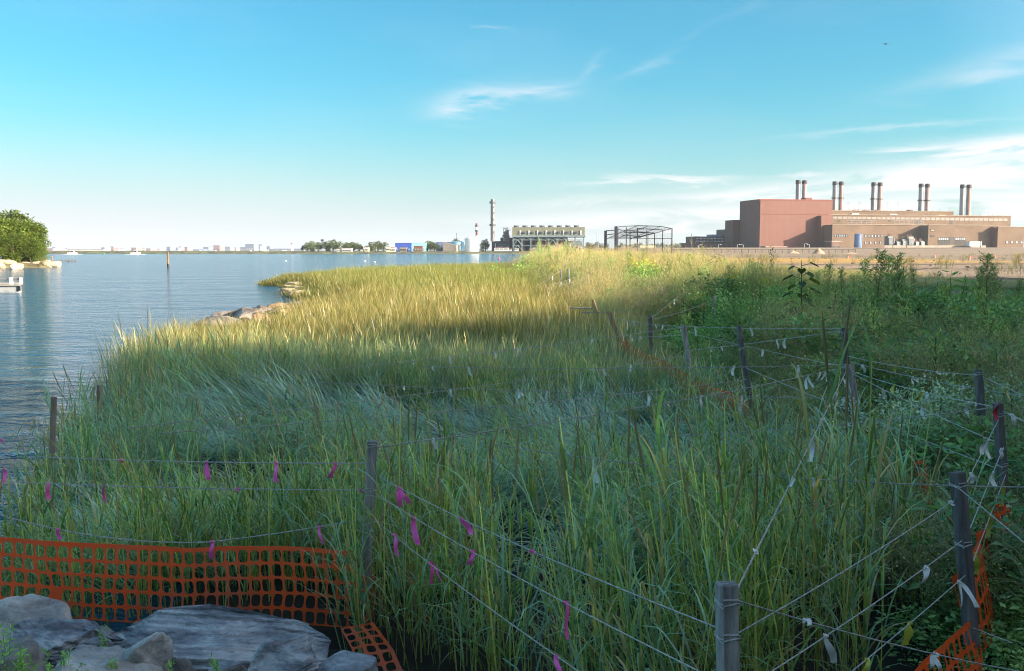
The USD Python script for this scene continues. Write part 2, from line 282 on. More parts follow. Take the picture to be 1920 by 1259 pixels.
def ribbons(mb, rng, base, az, L, th0, bend, W, K, c0, c1, p=1.6, jit=.18, taper=None):
    P, d = arcs(rng, base, az, L, th0, bend, K, p); n = len(base); t = np.linspace(0, 1, K)
    side = np.stack([-np.sin(az), np.cos(az), 0 * az], -1)
    tw = rng.uniform(-.5, .5, n); side = nrm(side + tw[:, None] * np.stack([np.cos(az), np.sin(az), 0 * az], -1))
    prof = taper if taper is not None else np.minimum(1, .55 + t * 2.0) * (1 - t ** 2.2) + .03
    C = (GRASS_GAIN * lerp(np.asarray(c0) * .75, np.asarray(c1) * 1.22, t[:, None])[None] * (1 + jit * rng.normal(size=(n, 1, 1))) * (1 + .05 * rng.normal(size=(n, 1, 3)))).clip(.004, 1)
    mb.add(*strips(P, W[:, None] * prof[None], side[:, None], C)); return P
def reed_tuft(seed, n=9, h=.85, spread=.13, leaf=.30, lw=.008, lean=.12, green=(.050, .095, .030), tip=(.105, .150, .050), stemc=(.19, .20, .055), seedheads=.25, dead=.2, K=6, droop=1.0):
    """marsh grass: upright stems with alternate arching leaves, some with a narrow seed head"""
    rng = np.random.default_rng(seed); mb = MB()
    r, a = spread * np.sqrt(rng.uniform(0, 1, n)), rng.uniform(0, 6.283, n)
    base = np.stack([r * np.cos(a), r * np.sin(a), np.full(n, -.12)], -1)
    az = rng.uniform(0, 6.283, n); H = h * rng.uniform(.72, 1.15, n) + .12
    th0 = np.abs(rng.normal(0, lean, n)); bend = rng.uniform(.0, .22, n)
    P = ribbons(mb, rng, base, az, H, th0, bend, np.full(n, lw * .75), 5, lerp(stemc, (.10, .08, .04), .35), stemc, taper=np.array([1, .95, .85, .7, .4]))
    for i in range(n):
        m = rng.integers(5, 8); t = np.sort(rng.uniform(.22, .95, m)); k = t * 4; j = np.minimum(k.astype(int), 3)
        b = P[i, j] + (P[i, j + 1] - P[i, j]) * (k - j)[:, None]
        laz = rng.uniform(0, 6.283) + np.arange(m) * np.pi + rng.normal(0, .5, m)
        c0, c1 = (green, tip) if rng.uniform() > dead else ((.16, .12, .05), (.24, .19, .09))
        ribbons(mb, rng, b, laz, leaf * rng.uniform(.6, 1.25, m) * (1 - .25 * t), rng.uniform(.15, .5, m), rng.uniform(.5, 2.1, m) * droop, lw * rng.uniform(.8, 1.3, m), K, c0, c1)
        if rng.uniform() < seedheads:
            q = P[i, -1]; d = nrm(P[i, -1] - P[i, -2]); rr = .004
            mb.tube(np.array([q - d * .02, q + d * .06, q + d * .16, q + d * .20]), [rr * .5, rr, rr * .8, rr * .2], 4, lerp((.34, .28, .13), (.50, .42, .22), rng.uniform()), caps=False)
    return mb
def lodged_tuft(seed, n=36, h=.85, col=(.055, .10, .080), tip=(.165, .235, .20), lean=.5, w=.0095, K=7):
    """fine grass blown over to one side (towards +x)"""
    rng = np.random.default_rng(seed); mb = MB()
    r, a = .16 * np.sqrt(rng.uniform(0, 1, n)), rng.uniform(0, 6.283, n)
    base = np.stack([r * np.cos(a), r * np.sin(a), np.full(n, -.08)], -1)
    az = rng.normal(0, .38, n); L = h * rng.uniform(.6, 1.2, n)
    ribbons(mb, rng, base, az, L, np.abs(rng.normal(lean * .35, .15, n)), rng.uniform(.5, 1.35, n) * lean * 1.7, np.full(n, w) * rng.uniform(.7, 1.2, n), K, lerp(col, (.05, .05, .03), .3), tip, p=1.25, jit=.42)
    return mb
def far_tuft(seed, n=26, h=.8, w=.012, spread=.28, lean=.16, g0=(.060, .075, .022), g1=(.205, .215, .060), heads=.55, K=4):
    rng = np.random.default_rng(seed); mb = MB()
    r, a = spread * np.sqrt(rng.uniform(0, 1, n)), rng.uniform(0, 6.283, n)
    base = np.stack([r * np.cos(a), r * np.sin(a), np.full(n, -.1)], -1)
    az = rng.normal(.4, 1.1, n); L = h * rng.uniform(.65, 1.15, n) + .1
    P = ribbons(mb, rng, base, az, L, np.abs(rng.normal(lean, .08, n)), rng.uniform(.05, .7, n), np.full(n, w), K, g0, g1)
    k = rng.uniform(size=n) < heads; nb = int(k.sum())
    if nb: ribbons(mb, rng, P[k, -2], az[k], np.full(nb, .22) * rng.uniform(.8, 1.3, nb), np.full(nb, .15), rng.uniform(.1, .6, nb), np.full(nb, w * .9), 3, (.25, .19, .075), (.34, .26, .11), taper=np.array([.6, 1, .15]))
    return mb
def instancer(name, protos, pos, yaw, tilt_az, tilt, scale, idx, label, material, hs=None):
    pi = UsdGeom.PointInstancer.Define(stage, '/World/' + name); tag(pi, label, None, None, 'stuff')
    targets = []
    for i, mb in enumerate(protos):
        p = f'/World/{name}/variant_{i:03d}'; mb.build('', material, tint=True, path=p); targets.append(p)
    pi.CreatePrototypesRel().SetTargets(targets)
    pi.CreatePositionsAttr(Vt.Vec3fArray.FromNumpy(np.asarray(pos, np.float32))); pi.CreateProtoIndicesAttr(Vt.IntArray.FromNumpy(np.asarray(idx, np.int32)))
    # q = tilt about a horizontal axis * yaw
    ax = np.stack([-np.sin(tilt_az), np.cos(tilt_az)], -1); h = tilt / 2; cy, sy = np.cos(yaw / 2), np.sin(yaw / 2); c, s = np.cos(h), np.sin(h)
    w, X, Y, Z = c * cy, s * (ax[:, 0] * cy + ax[:, 1] * sy), s * (ax[:, 1] * cy - ax[:, 0] * sy), c * sy
    pi.CreateOrientationsAttr(Vt.QuathArray([Gf.Quath(float(a), float(b), float(d), float(e)) for a, b, d, e in zip(w, X, Y, Z)]))
    sc = np.stack([scale, scale, scale * (1 if hs is None else hs)], -1); pi.CreateScalesAttr(Vt.Vec3fArray.FromNumpy(sc.astype(np.float32)))
    return pi
def scatter(rng, poly, x0, x1, y0, y1, dens):
    n = int((x1 - x0) * (y1 - y0) * dens); x, y = rng.uniform(x0, x1, n), rng.uniform(y0, y1, n)
    k = shapely.contains(poly, shapely.points(x, y)); return x[k], y[k]
def inview(x, y, m=.9): return np.abs(x) < y * .535 + m
def dist_line(line, x, y): return shapely.distance(line, shapely.points(x, y))
def fb(x, y, s, seed, o=3): return meshkit.fbm(np.stack([x * s, y * s, 0 * x], -1), o, seed)

# ------------------------------------------------------------------ marsh grass (nobody could count it)
rng = np.random.default_rng(11)
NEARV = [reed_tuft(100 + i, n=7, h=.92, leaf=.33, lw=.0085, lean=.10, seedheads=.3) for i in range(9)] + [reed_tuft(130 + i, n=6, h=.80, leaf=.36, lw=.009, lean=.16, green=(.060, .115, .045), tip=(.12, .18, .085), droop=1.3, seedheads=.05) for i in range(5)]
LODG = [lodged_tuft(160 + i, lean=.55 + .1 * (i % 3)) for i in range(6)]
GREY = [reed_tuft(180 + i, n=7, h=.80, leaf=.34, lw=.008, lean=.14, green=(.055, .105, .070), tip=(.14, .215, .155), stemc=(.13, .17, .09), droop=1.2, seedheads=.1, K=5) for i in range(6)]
x1, y1 = scatter(rng, MARSH, -4.5, 3.2, 1.6, 7.5, 62)
x2, y2 = scatter(rng, MARSH, -6.5, 3.2, 7.5, 12.6, 38)
xg, yg = rng.uniform(-.62, -.1, 5), rng.uniform(3.75, 4.1, 5)
x, y = np.concatenate([x1, x2]), np.concatenate([y1, y2]); k = inview(x, y)
# no tall grass in front of the string fence between the left stake and the front stake, nor right under the lens
k &= y > np.interp(x, [-3, -.66, .35, 1.0, 1.4, 2], [4.15, 4.15, 2.95, 2.95, 3.5, 4.2])
x, y = np.concatenate([x[k], xg]), np.concatenate([y[k], yg]); n = len(x)
lod = ss(.38, .52, fb(x, y, .42, 21)) * ss(4.2, 5.4, y) * ss(2.2, .8, x) * ss(-4.2, -2.6, x)
right = ss(.2, 1.0, x) * ss(8, 6.5, y)
edge = ss(0, 1.0, dist_line(SHORELINE, x, y))
flow = 3.14 + (fb(x, y, .30, 31, 2) - .5) * 4.2
u = rng.uniform(size=n)
idx = np.where(u < lod * .88, len(NEARV) + rng.integers(0, len(LODG), n), np.where(u < .22 + .68 * ss(4.4, 6.2, y + .35 * x), len(NEARV) + len(LODG) + rng.integers(0, len(GREY), n), rng.integers(0, len(NEARV), n)))
islod = (idx >= len(NEARV)) & (idx < len(NEARV) + len(LODG))
tus = fb(x, y, 1.5, 43)
hs = (.72 + .10 * right + .12 * ss(4.8, 3.2, y) - (.22 * lod + .10 * ss(4.6, 6, y)) * ss(10.2, 8.4, y) + .26 * (fb(x, y, .8, 41) - .5) + .55 * (tus - .5)) * (.84 + .16 * edge) * (1 - .22 * ss(.2, 1.2, x) * ss(5.6, 7, y)) * (1 + .42 * ss(-1.6, -3.2, x) * ss(11.5, 8, y)) / .95
keep = (rng.uniform(size=n) > ss(9.6, 12.4, y) * .9) & (tus > .34 - .06 * lod + .10 * rng.uniform(size=n)) | (edge < .35) & (y < 10)
yaw = np.where(islod, flow + rng.normal(0, .35, n), rng.uniform(0, 6.283, n))
tilt = np.where(islod, .12 + .30 * rng.uniform(size=n), np.abs(rng.normal(.05, .06, n)) + .42 * lod * rng.uniform(.5, 1.2, n))
z = ground_z(x, y)
sc_ = np.clip(.90 + .16 * rng.normal(size=n), .6, 1.3)
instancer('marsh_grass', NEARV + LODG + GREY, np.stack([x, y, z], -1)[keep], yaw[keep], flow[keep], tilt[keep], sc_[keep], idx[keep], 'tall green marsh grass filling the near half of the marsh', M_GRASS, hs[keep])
nz_near = n
GRASS_GAIN = 2.5  # tufts of the shade band, coloured brighter to offset the shade
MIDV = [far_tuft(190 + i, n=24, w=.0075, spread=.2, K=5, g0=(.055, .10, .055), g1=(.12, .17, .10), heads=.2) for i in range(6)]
GRASS_GAIN = 1.25  # lower colour gain for the tufts standing in the sun
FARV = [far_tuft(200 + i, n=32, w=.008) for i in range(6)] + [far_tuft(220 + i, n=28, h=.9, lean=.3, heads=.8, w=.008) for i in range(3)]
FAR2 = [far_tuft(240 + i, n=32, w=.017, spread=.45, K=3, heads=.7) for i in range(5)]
xa, ya = scatter(rng, MARSH, -9, 3, 10.2, 14.5, 44); xc, yc = scatter(rng, MARSH, -9, 3, 14.5, 27, 22); xb, yb = scatter(rng, MARSH, -14, 2.5, 27, 75, 10)
x, y = np.concatenate([xa, xc, xb]), np.concatenate([ya, yc, yb]); k = inview(x, y); x, y = x[k], y[k]; n = len(x)
ds = dist_line(SHORELINE, x, y); bank = ss(0, 1.6, ds)
tip = ss(-7.5, -10.5, x) * ss(38, 44, y)
# bare stony gaps along the water's edge
gap = (ds < 2.0) & (y > 17.5) & (y < 31) | (ds < 1.6) & (y > 40) & (y < 46.2) & (x < -6)
hs = (np.interp(y, [10, 12, 15], [.60, .66, .76]) - .16 * ss(-1.5, -3.6, x) * ss(11, 14, y) * ss(25, 21, y) + .22 * (fb(x, y, .25, 51) - .5) + .35 * (fb(x, y, 1.1, 53) - .5)) * (.66 + .34 * np.maximum(bank, ss(24, 17, y))) * (1 + .22 * ss(1.1, .3, ds) * ss(19, 15, y)) * (1 - .30 * tip)
idx = np.where(y < 27, rng.integers(0, len(FARV), n), len(FARV) + rng.integers(0, len(FAR2), n))
idx = np.where(y + rng.normal(0, .9, n) < 13.2 + .8 * np.maximum(x, 0), len(FARV) + len(FAR2) + rng.integers(0, len(MIDV), n), idx)  # puts the brightened tufts where the tree shade reaches
k = ~gap
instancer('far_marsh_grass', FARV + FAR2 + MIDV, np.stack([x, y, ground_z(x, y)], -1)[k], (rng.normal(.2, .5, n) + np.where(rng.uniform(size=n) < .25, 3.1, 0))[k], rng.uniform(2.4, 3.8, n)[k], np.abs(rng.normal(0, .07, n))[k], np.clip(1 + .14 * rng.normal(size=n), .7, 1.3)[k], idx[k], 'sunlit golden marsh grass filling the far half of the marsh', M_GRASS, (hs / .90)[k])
print('grass', nz_near, n)
# ------------------------------------------------------------------ stones
def stone_mesh(seed, size, sub=3, cuts=9, strata=0.0, rough=.05, rot=0.0, dip=0.0, pts=None, bed=None):
    """an angular block: the hull of a few scattered points, its edges worn, its faces broken into ledges"""
    rng = np.random.default_rng(seed)
    if pts is None:
        p = rng.normal(size=(cuts + 9, 3)); p /= (np.abs(p) ** 3.2).sum(1, keepdims=True) ** (1 / 3.2); p *= rng.uniform(.82, 1.05, (len(p), 1))
    else: p = np.asarray(pts, float)
    m = trimesh.convex.convex_hull(p); m = trimesh.Trimesh(m.vertices * np.array(size) / max(size), m.faces)
    for _ in range({2: 2, 3: 2, 4: 3, 5: 4, 6: 5}[sub]): m = m.subdivide()
    m.merge_vertices()
    trimesh.smoothing.filter_laplacian(m, lamb=.5, iterations=0 if sub < 3 else 1 if sub < 5 else 2); v = np.array(m.vertices) * max(size); n = np.array(m.vertex_normals); S_ = max(size)
    v = v + n * ((meshkit.fbm(v / S_ * 2.5 + seed, 3, seed) - .5) * rough * 2.2 * min(size) * 2)[:, None] + n * ((meshkit.fbm(v / S_ * 11 + seed, 4, seed + 1) - .5) * rough * 1.1 * min(size))[:, None]
    if strata:
        ax = nrm(bed if bed is not None else [math.sin(dip), .35, math.cos(dip)]); h = v @ ax / S_ * 26 + 2.2 * (meshkit.fbm(v / S_ * 1.6 + seed, 2, seed + 4) - .5); k = np.floor(h); fr = h - k
        hs_ = lambda q: np.modf(np.abs(np.sin(q * 12.9898 + seed) * 43758.5453))[0]
        lay = hs_(k) * (1 - ss(.75, 1, fr)) + hs_(k + 1) * ss(.75, 1, fr); lay = lay * (.4 + 1.2 * meshkit.fbm(np.stack([v[:, 0] / S_ * 3, v[:, 1] / S_ * 3, k * .7], -1), 2, seed + 2))
        out = n - ax * (n @ ax)[:, None]; v = v - (out + .25 * n) * (lay * strata)[:, None]
    c, s = math.cos(rot), math.sin(rot); v = v @ np.array([[c, s, 0], [-s, c, 0], [0, 0, 1]])
    return v, np.array(m.faces)
def stonemat(name, c0, c1, c2, scale, bandrot, band=9.0, bump=.6):
    N = {'tc': ('geometry', {}), 'map': ('mapping', dict(rotation=(0.5, bandrot, 0.2), scale=(1.6, 2.5, band))), 'n': ('noise_texture', dict(scale=scale, detail=8.0, roughness=.68, distortion=.5)), 'n2': ('noise_texture', dict(scale=scale * 26, detail=6.0, roughness=.75)),
         'r': ('rgb_ramp', dict(ramp=[(0, c2), (.34, c2), (.5, c0), (.62, c1), (.72, c0), (1, c1)])), 'ov': ('mix', dict(mix_type='overlay', fac=.55)), 'b0': ('bump', dict(strength=.7, distance=.01)), 'b': ('bump', dict(strength=bump, distance=.02)), 'p': ('principled_bsdf', dict(roughness=.82, specular_ior_level=.3))}
    L = [('tc.position', 'map.vector'), ('map.vector', 'n.vector'), ('tc.position', 'n2.vector'), ('n.fac', 'r.fac'), ('r.color', 'ov.color1'), ('n2.fac', 'ov.color2'), ('ov.color', 'p.base_color'), ('n2.fac', 'b0.height'), ('b0.normal', 'b.normal'), ('n.fac', 'b.height'), ('b.normal', 'p.normal')]
    return usdkit.material(stage, '/World/Looks/' + name, N, L, surface='p.BSDF')
M_SCHIST = stonemat('grey_schist', lin(150, 150, 152), lin(206, 204, 200), lin(76, 76, 80), 1.7, .35, 15.0, .8)
M_PALE = stonemat('pale_granite', lin(186, 182, 174), lin(212, 206, 194), lin(134, 130, 126), 2.4, .2, 3.0, .5)
M_RIPRAP = stonemat('brown_riprap', lin(128, 106, 84), lin(160, 138, 112), lin(80, 66, 54), 1.0, .3, 3.0, .6)
M_RIPGREY = stonemat('grey_riprap', lin(120, 112, 106), lin(150, 142, 134), lin(78, 74, 72), 1.0, .2, 3.0, .6)
M_TANROCK = stonemat('tan_shore_rock', lin(186, 166, 140), lin(214, 196, 170), lin(120, 104, 86), .5, .3, 2.0, .5)
def stone(label, seed, size, loc, material, group=None, **kw):
    v, f = stone_mesh(seed, size, **kw)
    return tag(MB().add(v + np.asarray(loc), f).build('rock', material, smooth=30 if kw.get('sub', 3) > 3 else 14), label, 'rock', group)
def front(px, py, z): return on(px, py, z)
SLAB = [(-1, .15, .25), (-.95, -.5, -.1), (-.8, -.9, -.5), (-.72, .6, .55), (-.45, .75, .92), (-.1, .85, 1.0), (.35, .8, .78), (.75, .7, .55), (.97, .45, .30), (1.0, 0, -.05), (.8, -.5, -.2), (.45, -1.0, -.15), (0, -1.05, .1), (-.4, -1.1, 0), (-.6, -.6, .4), (.2, -.4, .62), (-.9, .3, -1), (.9, .3, -1), (.5, -.9, -1), (-.6, -1, -1), (.5, .8, -1), (-.6, .8, -1)]
STONES = [('large flat slab of banded grey schist below the orange netting', 1, (.44, .22, .15), at(385, 1204, 3.25) - [0, 0, .07], M_SCHIST, dict(sub=6, strata=.024, rough=.05, bed=(.06, .66, .75), pts=SLAB)),
          ('dark grey layered schist boulder at left of the big slab', 2, (.21, .18, .15), at(112, 1212, 3.10) - [0, 0, .06], M_SCHIST, dict(sub=6, cuts=9, strata=.012, rough=.08, dip=.5)),
          ('pale cream boulder with a crack, touching the orange netting', 3, (.20, .17, .18), at(52, 1176, 3.46) - [0, 0, .05], M_PALE, dict(sub=5, cuts=8, rough=.05)),
          ('rounded grey striped rock under the right end of the slab', 4, (.125, .12, .09), at(530, 1246, 3.02), M_SCHIST, dict(sub=5, cuts=16, strata=.007, rough=.08, dip=-.5)),
          ('big pale angular rock in the bottom left foreground', 5, (.21, .18, .13), at(205, 1278, 2.72), M_PALE, dict(sub=6, cuts=7, rough=.08, strata=.008)),
          ('pointed pale rock leaning against the front of the slab', 6, (.09, .08, .09), at(286, 1240, 2.86), M_PALE, dict(sub=5, cuts=4, rough=.07)),
          ('small mottled grey rock in front of the slab', 7, (.065, .06, .055), at(357, 1262, 2.80), M_RIPGREY, dict(sub=5, cuts=10, rough=.10)),
          ('small grey wedge rock beside the rounded striped rock', 8, (.06, .05, .04), at(426, 1260, 2.86), M_SCHIST, dict(sub=4, cuts=5, rough=.08)),
          ('thin flat stone wedged on top of the dark boulder', 9, (.06, .05, .022), at(182, 1206, 2.98), M_SCHIST, dict(sub=4, cuts=5, rough=.07)),
          ('low broken slab between the dark boulder and the pale rock', 10, (.14, .09, .05), at(165, 1232, 2.90), M_SCHIST, dict(sub=5, cuts=6, strata=.02, rough=.07)),
          ('grey rock half hidden by weeds in the bottom left corner', 11, (.15, .13, .12), at(22, 1270, 2.72), M_RIPGREY, dict(sub=5, cuts=8, rough=.08)),
          ('dark flat stone lying beside the fallen netting', 12, (.12, .10, .05), at(636, 1258, 3.0), M_SCHIST, dict(sub=5, cuts=6, rough=.07)),
          ('dark wet rock behind the left end of the netting', 13, (.10, .08, .06), at(26, 1135, 3.70) - [0, 0, .08], M_SCHIST, dict(sub=4, cuts=8, rough=.07)),
          ('low dark stone in the gap under the netting', 14, (.22, .10, .06), at(240, 1185, 3.62) - [0, 0, .07], M_SCHIST, dict(sub=5, cuts=8, rough=.07))]
for lab, sd, size, loc, m_, kw in STONES: stone(lab, sd, size, loc, m_, None, **kw)
# the riprap along the water in the middle distance: every stone a thing
rng = np.random.default_rng(5); rip = []
for i in range(40):
    t = i / 39.0; px = 392 + 232 * t + rng.normal(0, 5); py = np.interp(px, [390, 440, 500, 560, 600, 630], [617, 606, 592, 580, 573, 568]) + rng.uniform(-6, 12)
    big = np.interp(px, [390, 480, 560, 625], [.55, .50, .38, .30]); s = big * rng.uniform(.6, 1.15)
    rip.append((px, py, s, np.interp(px, [390, 470, 540, 625], [.16, .26, .34, .38])))
words_a = ['grey', 'brown', 'tan', 'rusty', 'pale', 'dark grey']; words_b = ['angular', 'blocky', 'flat', 'wedge shaped', 'rounded', 'tilted']
ordn = lambda k: ['first', 'second', 'third', 'fourth', 'fifth', 'sixth', 'seventh', 'eighth', 'ninth', 'tenth', 'eleventh', 'twelfth', 'thirteenth', 'fourteenth', 'fifteenth', 'sixteenth', 'seventeenth', 'eighteenth', 'nineteenth', 'twentieth'][k] if k < 20 else f'number {k + 1}'
rip.sort()
for i, (px, py, s, z) in enumerate(rip):
    m_ = M_RIPGREY if px < 470 or rng.uniform() < .35 else M_RIPRAP
    where = f'{ordn(i)} from the left in the shoreline stone bank' if i < 20 else f'{ordn(39 - i)} from the right in the shoreline stone bank'
    col = 'grey' if m_ is M_RIPGREY else 'brown'
    p = on(px, py, z)
    stone(f'{col} {words_b[i % 6]} rock, {where}', 300 + i, (s * rng.uniform(.8, 1.3), s * .8, s * .55), p, m_, 'stone bank on the marsh shore', sub=3, cuts=3, rough=.07, rot=rng.uniform(0, 3))
for i, (px, py, s) in enumerate([(556, 533, .34), (548, 541, .40), (566, 544, .44), (580, 539, .30), (563, 550, .34), (594, 530, .26), (612, 525, .26), (545, 546, .30)]):
    stone(f'tan flat rock at the cove by the marsh tip, {ordn(i)} by height', 360 + i, (s * 1.5, s, s * .4), on(px, py, .16), M_TANROCK, 'flat rocks in the small cove', sub=2, cuts=10, rough=.05, rot=i)

# ------------------------------------------------------------------ orange netting
def ornet(name):
    N = {'g': ('geometry', {}), 's': ('separate_xyz', {}), 'n': ('noise_texture', dict(scale=5.0, detail=5.0)), 'n3': ('noise_texture', dict(scale=40.0, detail=4.0)), 'h': ('map_range', dict(from_min=.36, from_max=.16, clamp=True)), 'm': ('math', dict(math_type='multiply')),
         'nm': ('map_range', dict(from_min=.38, from_max=.6, clamp=True)), 'mx': ('mix', dict(color1=lin(255, 112, 46), color2=lin(140, 112, 104))), 'fd': ('mix', dict(color2=lin(232, 124, 92))), 'fm': ('map_range', dict(from_min=.5, from_max=.75, to_max=.55, clamp=True)), 'p': ('principled_bsdf', dict(roughness=.45, specular_ior_level=.4)), 't': ('translucent_bsdf', {}), 'mc': ('mix_closure', dict(fac=.42))}
    L = [('g.position', 's.vector'), ('g.position', 'n.vector'), ('g.position', 'n3.vector'), ('s.z', 'h.value'), ('n.fac', 'nm.value'), ('h.result', 'm.value1'), ('nm.result', 'm.value2'), ('m.value', 'mx.fac'), ('mx.color', 'fd.color1'), ('n.fac', 'fm.value'), ('fm.result', 'fd.fac'), ('fd.color', 'p.base_color'), ('fd.color', 't.color'), ('p.BSDF', 'mc.closure1'), ('t.BSDF', 'mc.closure2')]
    return usdkit.material(stage, '/World/Looks/' + name, N, L, surface='mc.closure')
M_NET = ornet('orange_netting')
def netting(label, top, bottom, cols, rows, seed, warp=.012, hole=(.83, .83), topband=.2, parent=None, rnd=.33):
    """top, bottom: lists of 3-D points along the upper and lower border; the sheet is cut with rounded holes and bent over that surface"""
    rng = np.random.default_rng(seed)
    VV, FF, cn = [], [], 0
    for r in range(rows):                                            # cell by cell, so that no sliver spans the sheet
        for c in range(cols):
            w, h = hole[0] * rng.uniform(.94, 1.05), hole[1] * rng.uniform(.94, 1.04); cx, cy = c + .5 + .03 * rng.normal(), r + .5; rr = rnd * min(w, h)
            hl = shapely.box(cx - w / 2, cy - h / 2, cx + w / 2, cy + h / 2).buffer(-rr).buffer(rr, quad_segs=3).exterior.coords[:]
            v2, f2 = trimesh.creation.triangulate_polygon(Polygon([(c, r), (c + 1, r), (c + 1, r + 1), (c, r + 1)], [hl]), engine='earcut'); VV.append(v2[:, :2]); FF.append(np.asarray(f2) + cn); cn += len(v2)
    for c in range(cols): VV.append(np.array([(c, rows), (c + 1, rows), (c + 1, rows + topband), (c, rows + topband)], float)); FF.append(np.array([[0, 1, 2], [0, 2, 3]]) + cn); cn += 4
    v = np.vstack(VV); v = np.hstack([v, np.zeros((len(v), 1))]); faces = np.vstack(FF); q_ = np.stack([v[:, 0] * .16, v[:, 1] * .45, 0 * v[:, 0] + seed * 3.1], -1); v[:, 0] += .8 * (meshkit.fbm(q_, 2, seed + 20) - .5) * np.clip(np.minimum(v[:, 0], cols - v[:, 0]) / 2, 0, 1); v[:, 1] += .3 * (meshkit.fbm(q_ + 7, 2, seed + 21) - .5); s, t = v[:, 0] / cols, v[:, 1] / (rows + topband)
    def curve(P, s):
        P = np.asarray(P, float); d = np.r_[0, np.cumsum(np.linalg.norm(np.diff(P, axis=0), axis=1))]; d /= d[-1]
        return np.stack([np.interp(s, d, P[:, k]) for k in range(3)], -1)
    A, B = curve(bottom, s), curve(top, s); p = A + (B - A) * t[:, None]
    tg = nrm(curve(top, np.clip(s + .01, 0, 1)) - curve(top, np.clip(s - .01, 0, 1))); nn = nrm(np.cross(tg, nrm(B - A)))
    w = (meshkit.fbm(np.stack([s * cols * .35, t * rows * .13, 0 * s + seed], -1), 2, seed) - .5) * 2
    p += nn * (warp * w + v[:, 2] * .06)[:, None]; p[:, 2] += .35 * warp * (meshkit.fbm(np.stack([s * cols * .3, t * 1.3, 0 * s + seed + 9], -1), 2, seed) - .5) * 2
    back = p - nn * .0012
    return tag(MB().add(p, faces).add(back, faces[:, ::-1]).build('orange_net', M_NET), label, 'netting')
tz = lambda px, py, Y: at(px, py, Y)
netting('long orange plastic safety netting left of the left stake, above the rocks', [tz(-40, 1003, 3.86), tz(100, 1014, 3.9), tz(330, 1026, 3.95), tz(520, 1024, 3.95), tz(668, 1036, 3.93)],
        [tz(-40, 1146, 3.80), tz(100, 1160, 3.84), tz(330, 1172, 3.88), tz(520, 1166, 3.88), tz(672, 1180, 3.86)], 34, 5, 1, .009)
netting('short end of orange netting bunched behind the left stake', [tz(668, 1036, 3.93), tz(690, 1052, 3.98), tz(706, 1090, 4.1)], [tz(672, 1180, 3.86), tz(692, 1196, 3.9), tz(700, 1200, 4.0)], 3, 5, 2, .03)
netting('faded pink orange netting fallen on the ground below the left stake', [tz(700, 1170, 3.62), tz(730, 1210, 3.45), tz(762, 1262, 3.22), tz(790, 1300, 3.1)], [tz(640, 1186, 3.55), tz(662, 1226, 3.38), tz(678, 1268, 3.18), tz(700, 1310, 3.05)], 9, 3, 3, .03, hole=(.78, .72))
netting('orange netting sweeping from the bottom edge to the foot of the right stake', [tz(1688, 1285, 2.62), tz(1740, 1236, 2.75), tz(1790, 1192, 2.95), tz(1824, 1160, 3.16)], [tz(1740, 1440, 2.60), tz(1790, 1400, 2.74), tz(1834, 1340, 2.95), tz(1850, 1300, 3.14)], 13, 4, 4, .02, hole=(.74, .80))
netting('sagging orange netting between the right stake and the red taped stake', [tz(1790, 1085, 3.15), tz(1818, 1030, 3.5), tz(1852, 988, 4.0), tz(1888, 946, 4.5)], [tz(1838, 1268, 3.2), tz(1858, 1200, 3.55), tz(1874, 1130, 4.05), tz(1893, 1060, 4.5)], 24, 4, 5, .03, hole=(.70, .84))
netting('crumpled scrap of orange netting in the grass left of the right stake', [tz(1716, 868, 5.2), tz(1735, 862, 5.1), tz(1742, 900, 5.0)], [tz(1724, 930, 5.1), tz(1738, 940, 5.0), tz(1752, 960, 4.95)], 4, 3, 6, .03, hole=(.84, .84))
netting('torn orange netting strip tangled by the red taped stake', [tz(1845, 948, 4.4), tz(1862, 940, 4.45), tz(1884, 945, 4.5)], [tz(1838, 966, 4.4), tz(1860, 962, 4.45), tz(1880, 968, 4.5)], 6, 1, 7, .03)
netting('far orange netting running beside the dark leaning stake', [tz(1158, 628, 13), tz(1200, 658, 12), tz(1262, 688, 10.6), tz(1335, 725, 9.3), tz(1412, 757, 8.2)], [tz(1160, 652, 12.9), tz(1202, 684, 11.9), tz(1266, 722, 10.5), tz(1338, 764, 9.2), tz(1414, 800, 8.1)], 60, 4, 8, .05)

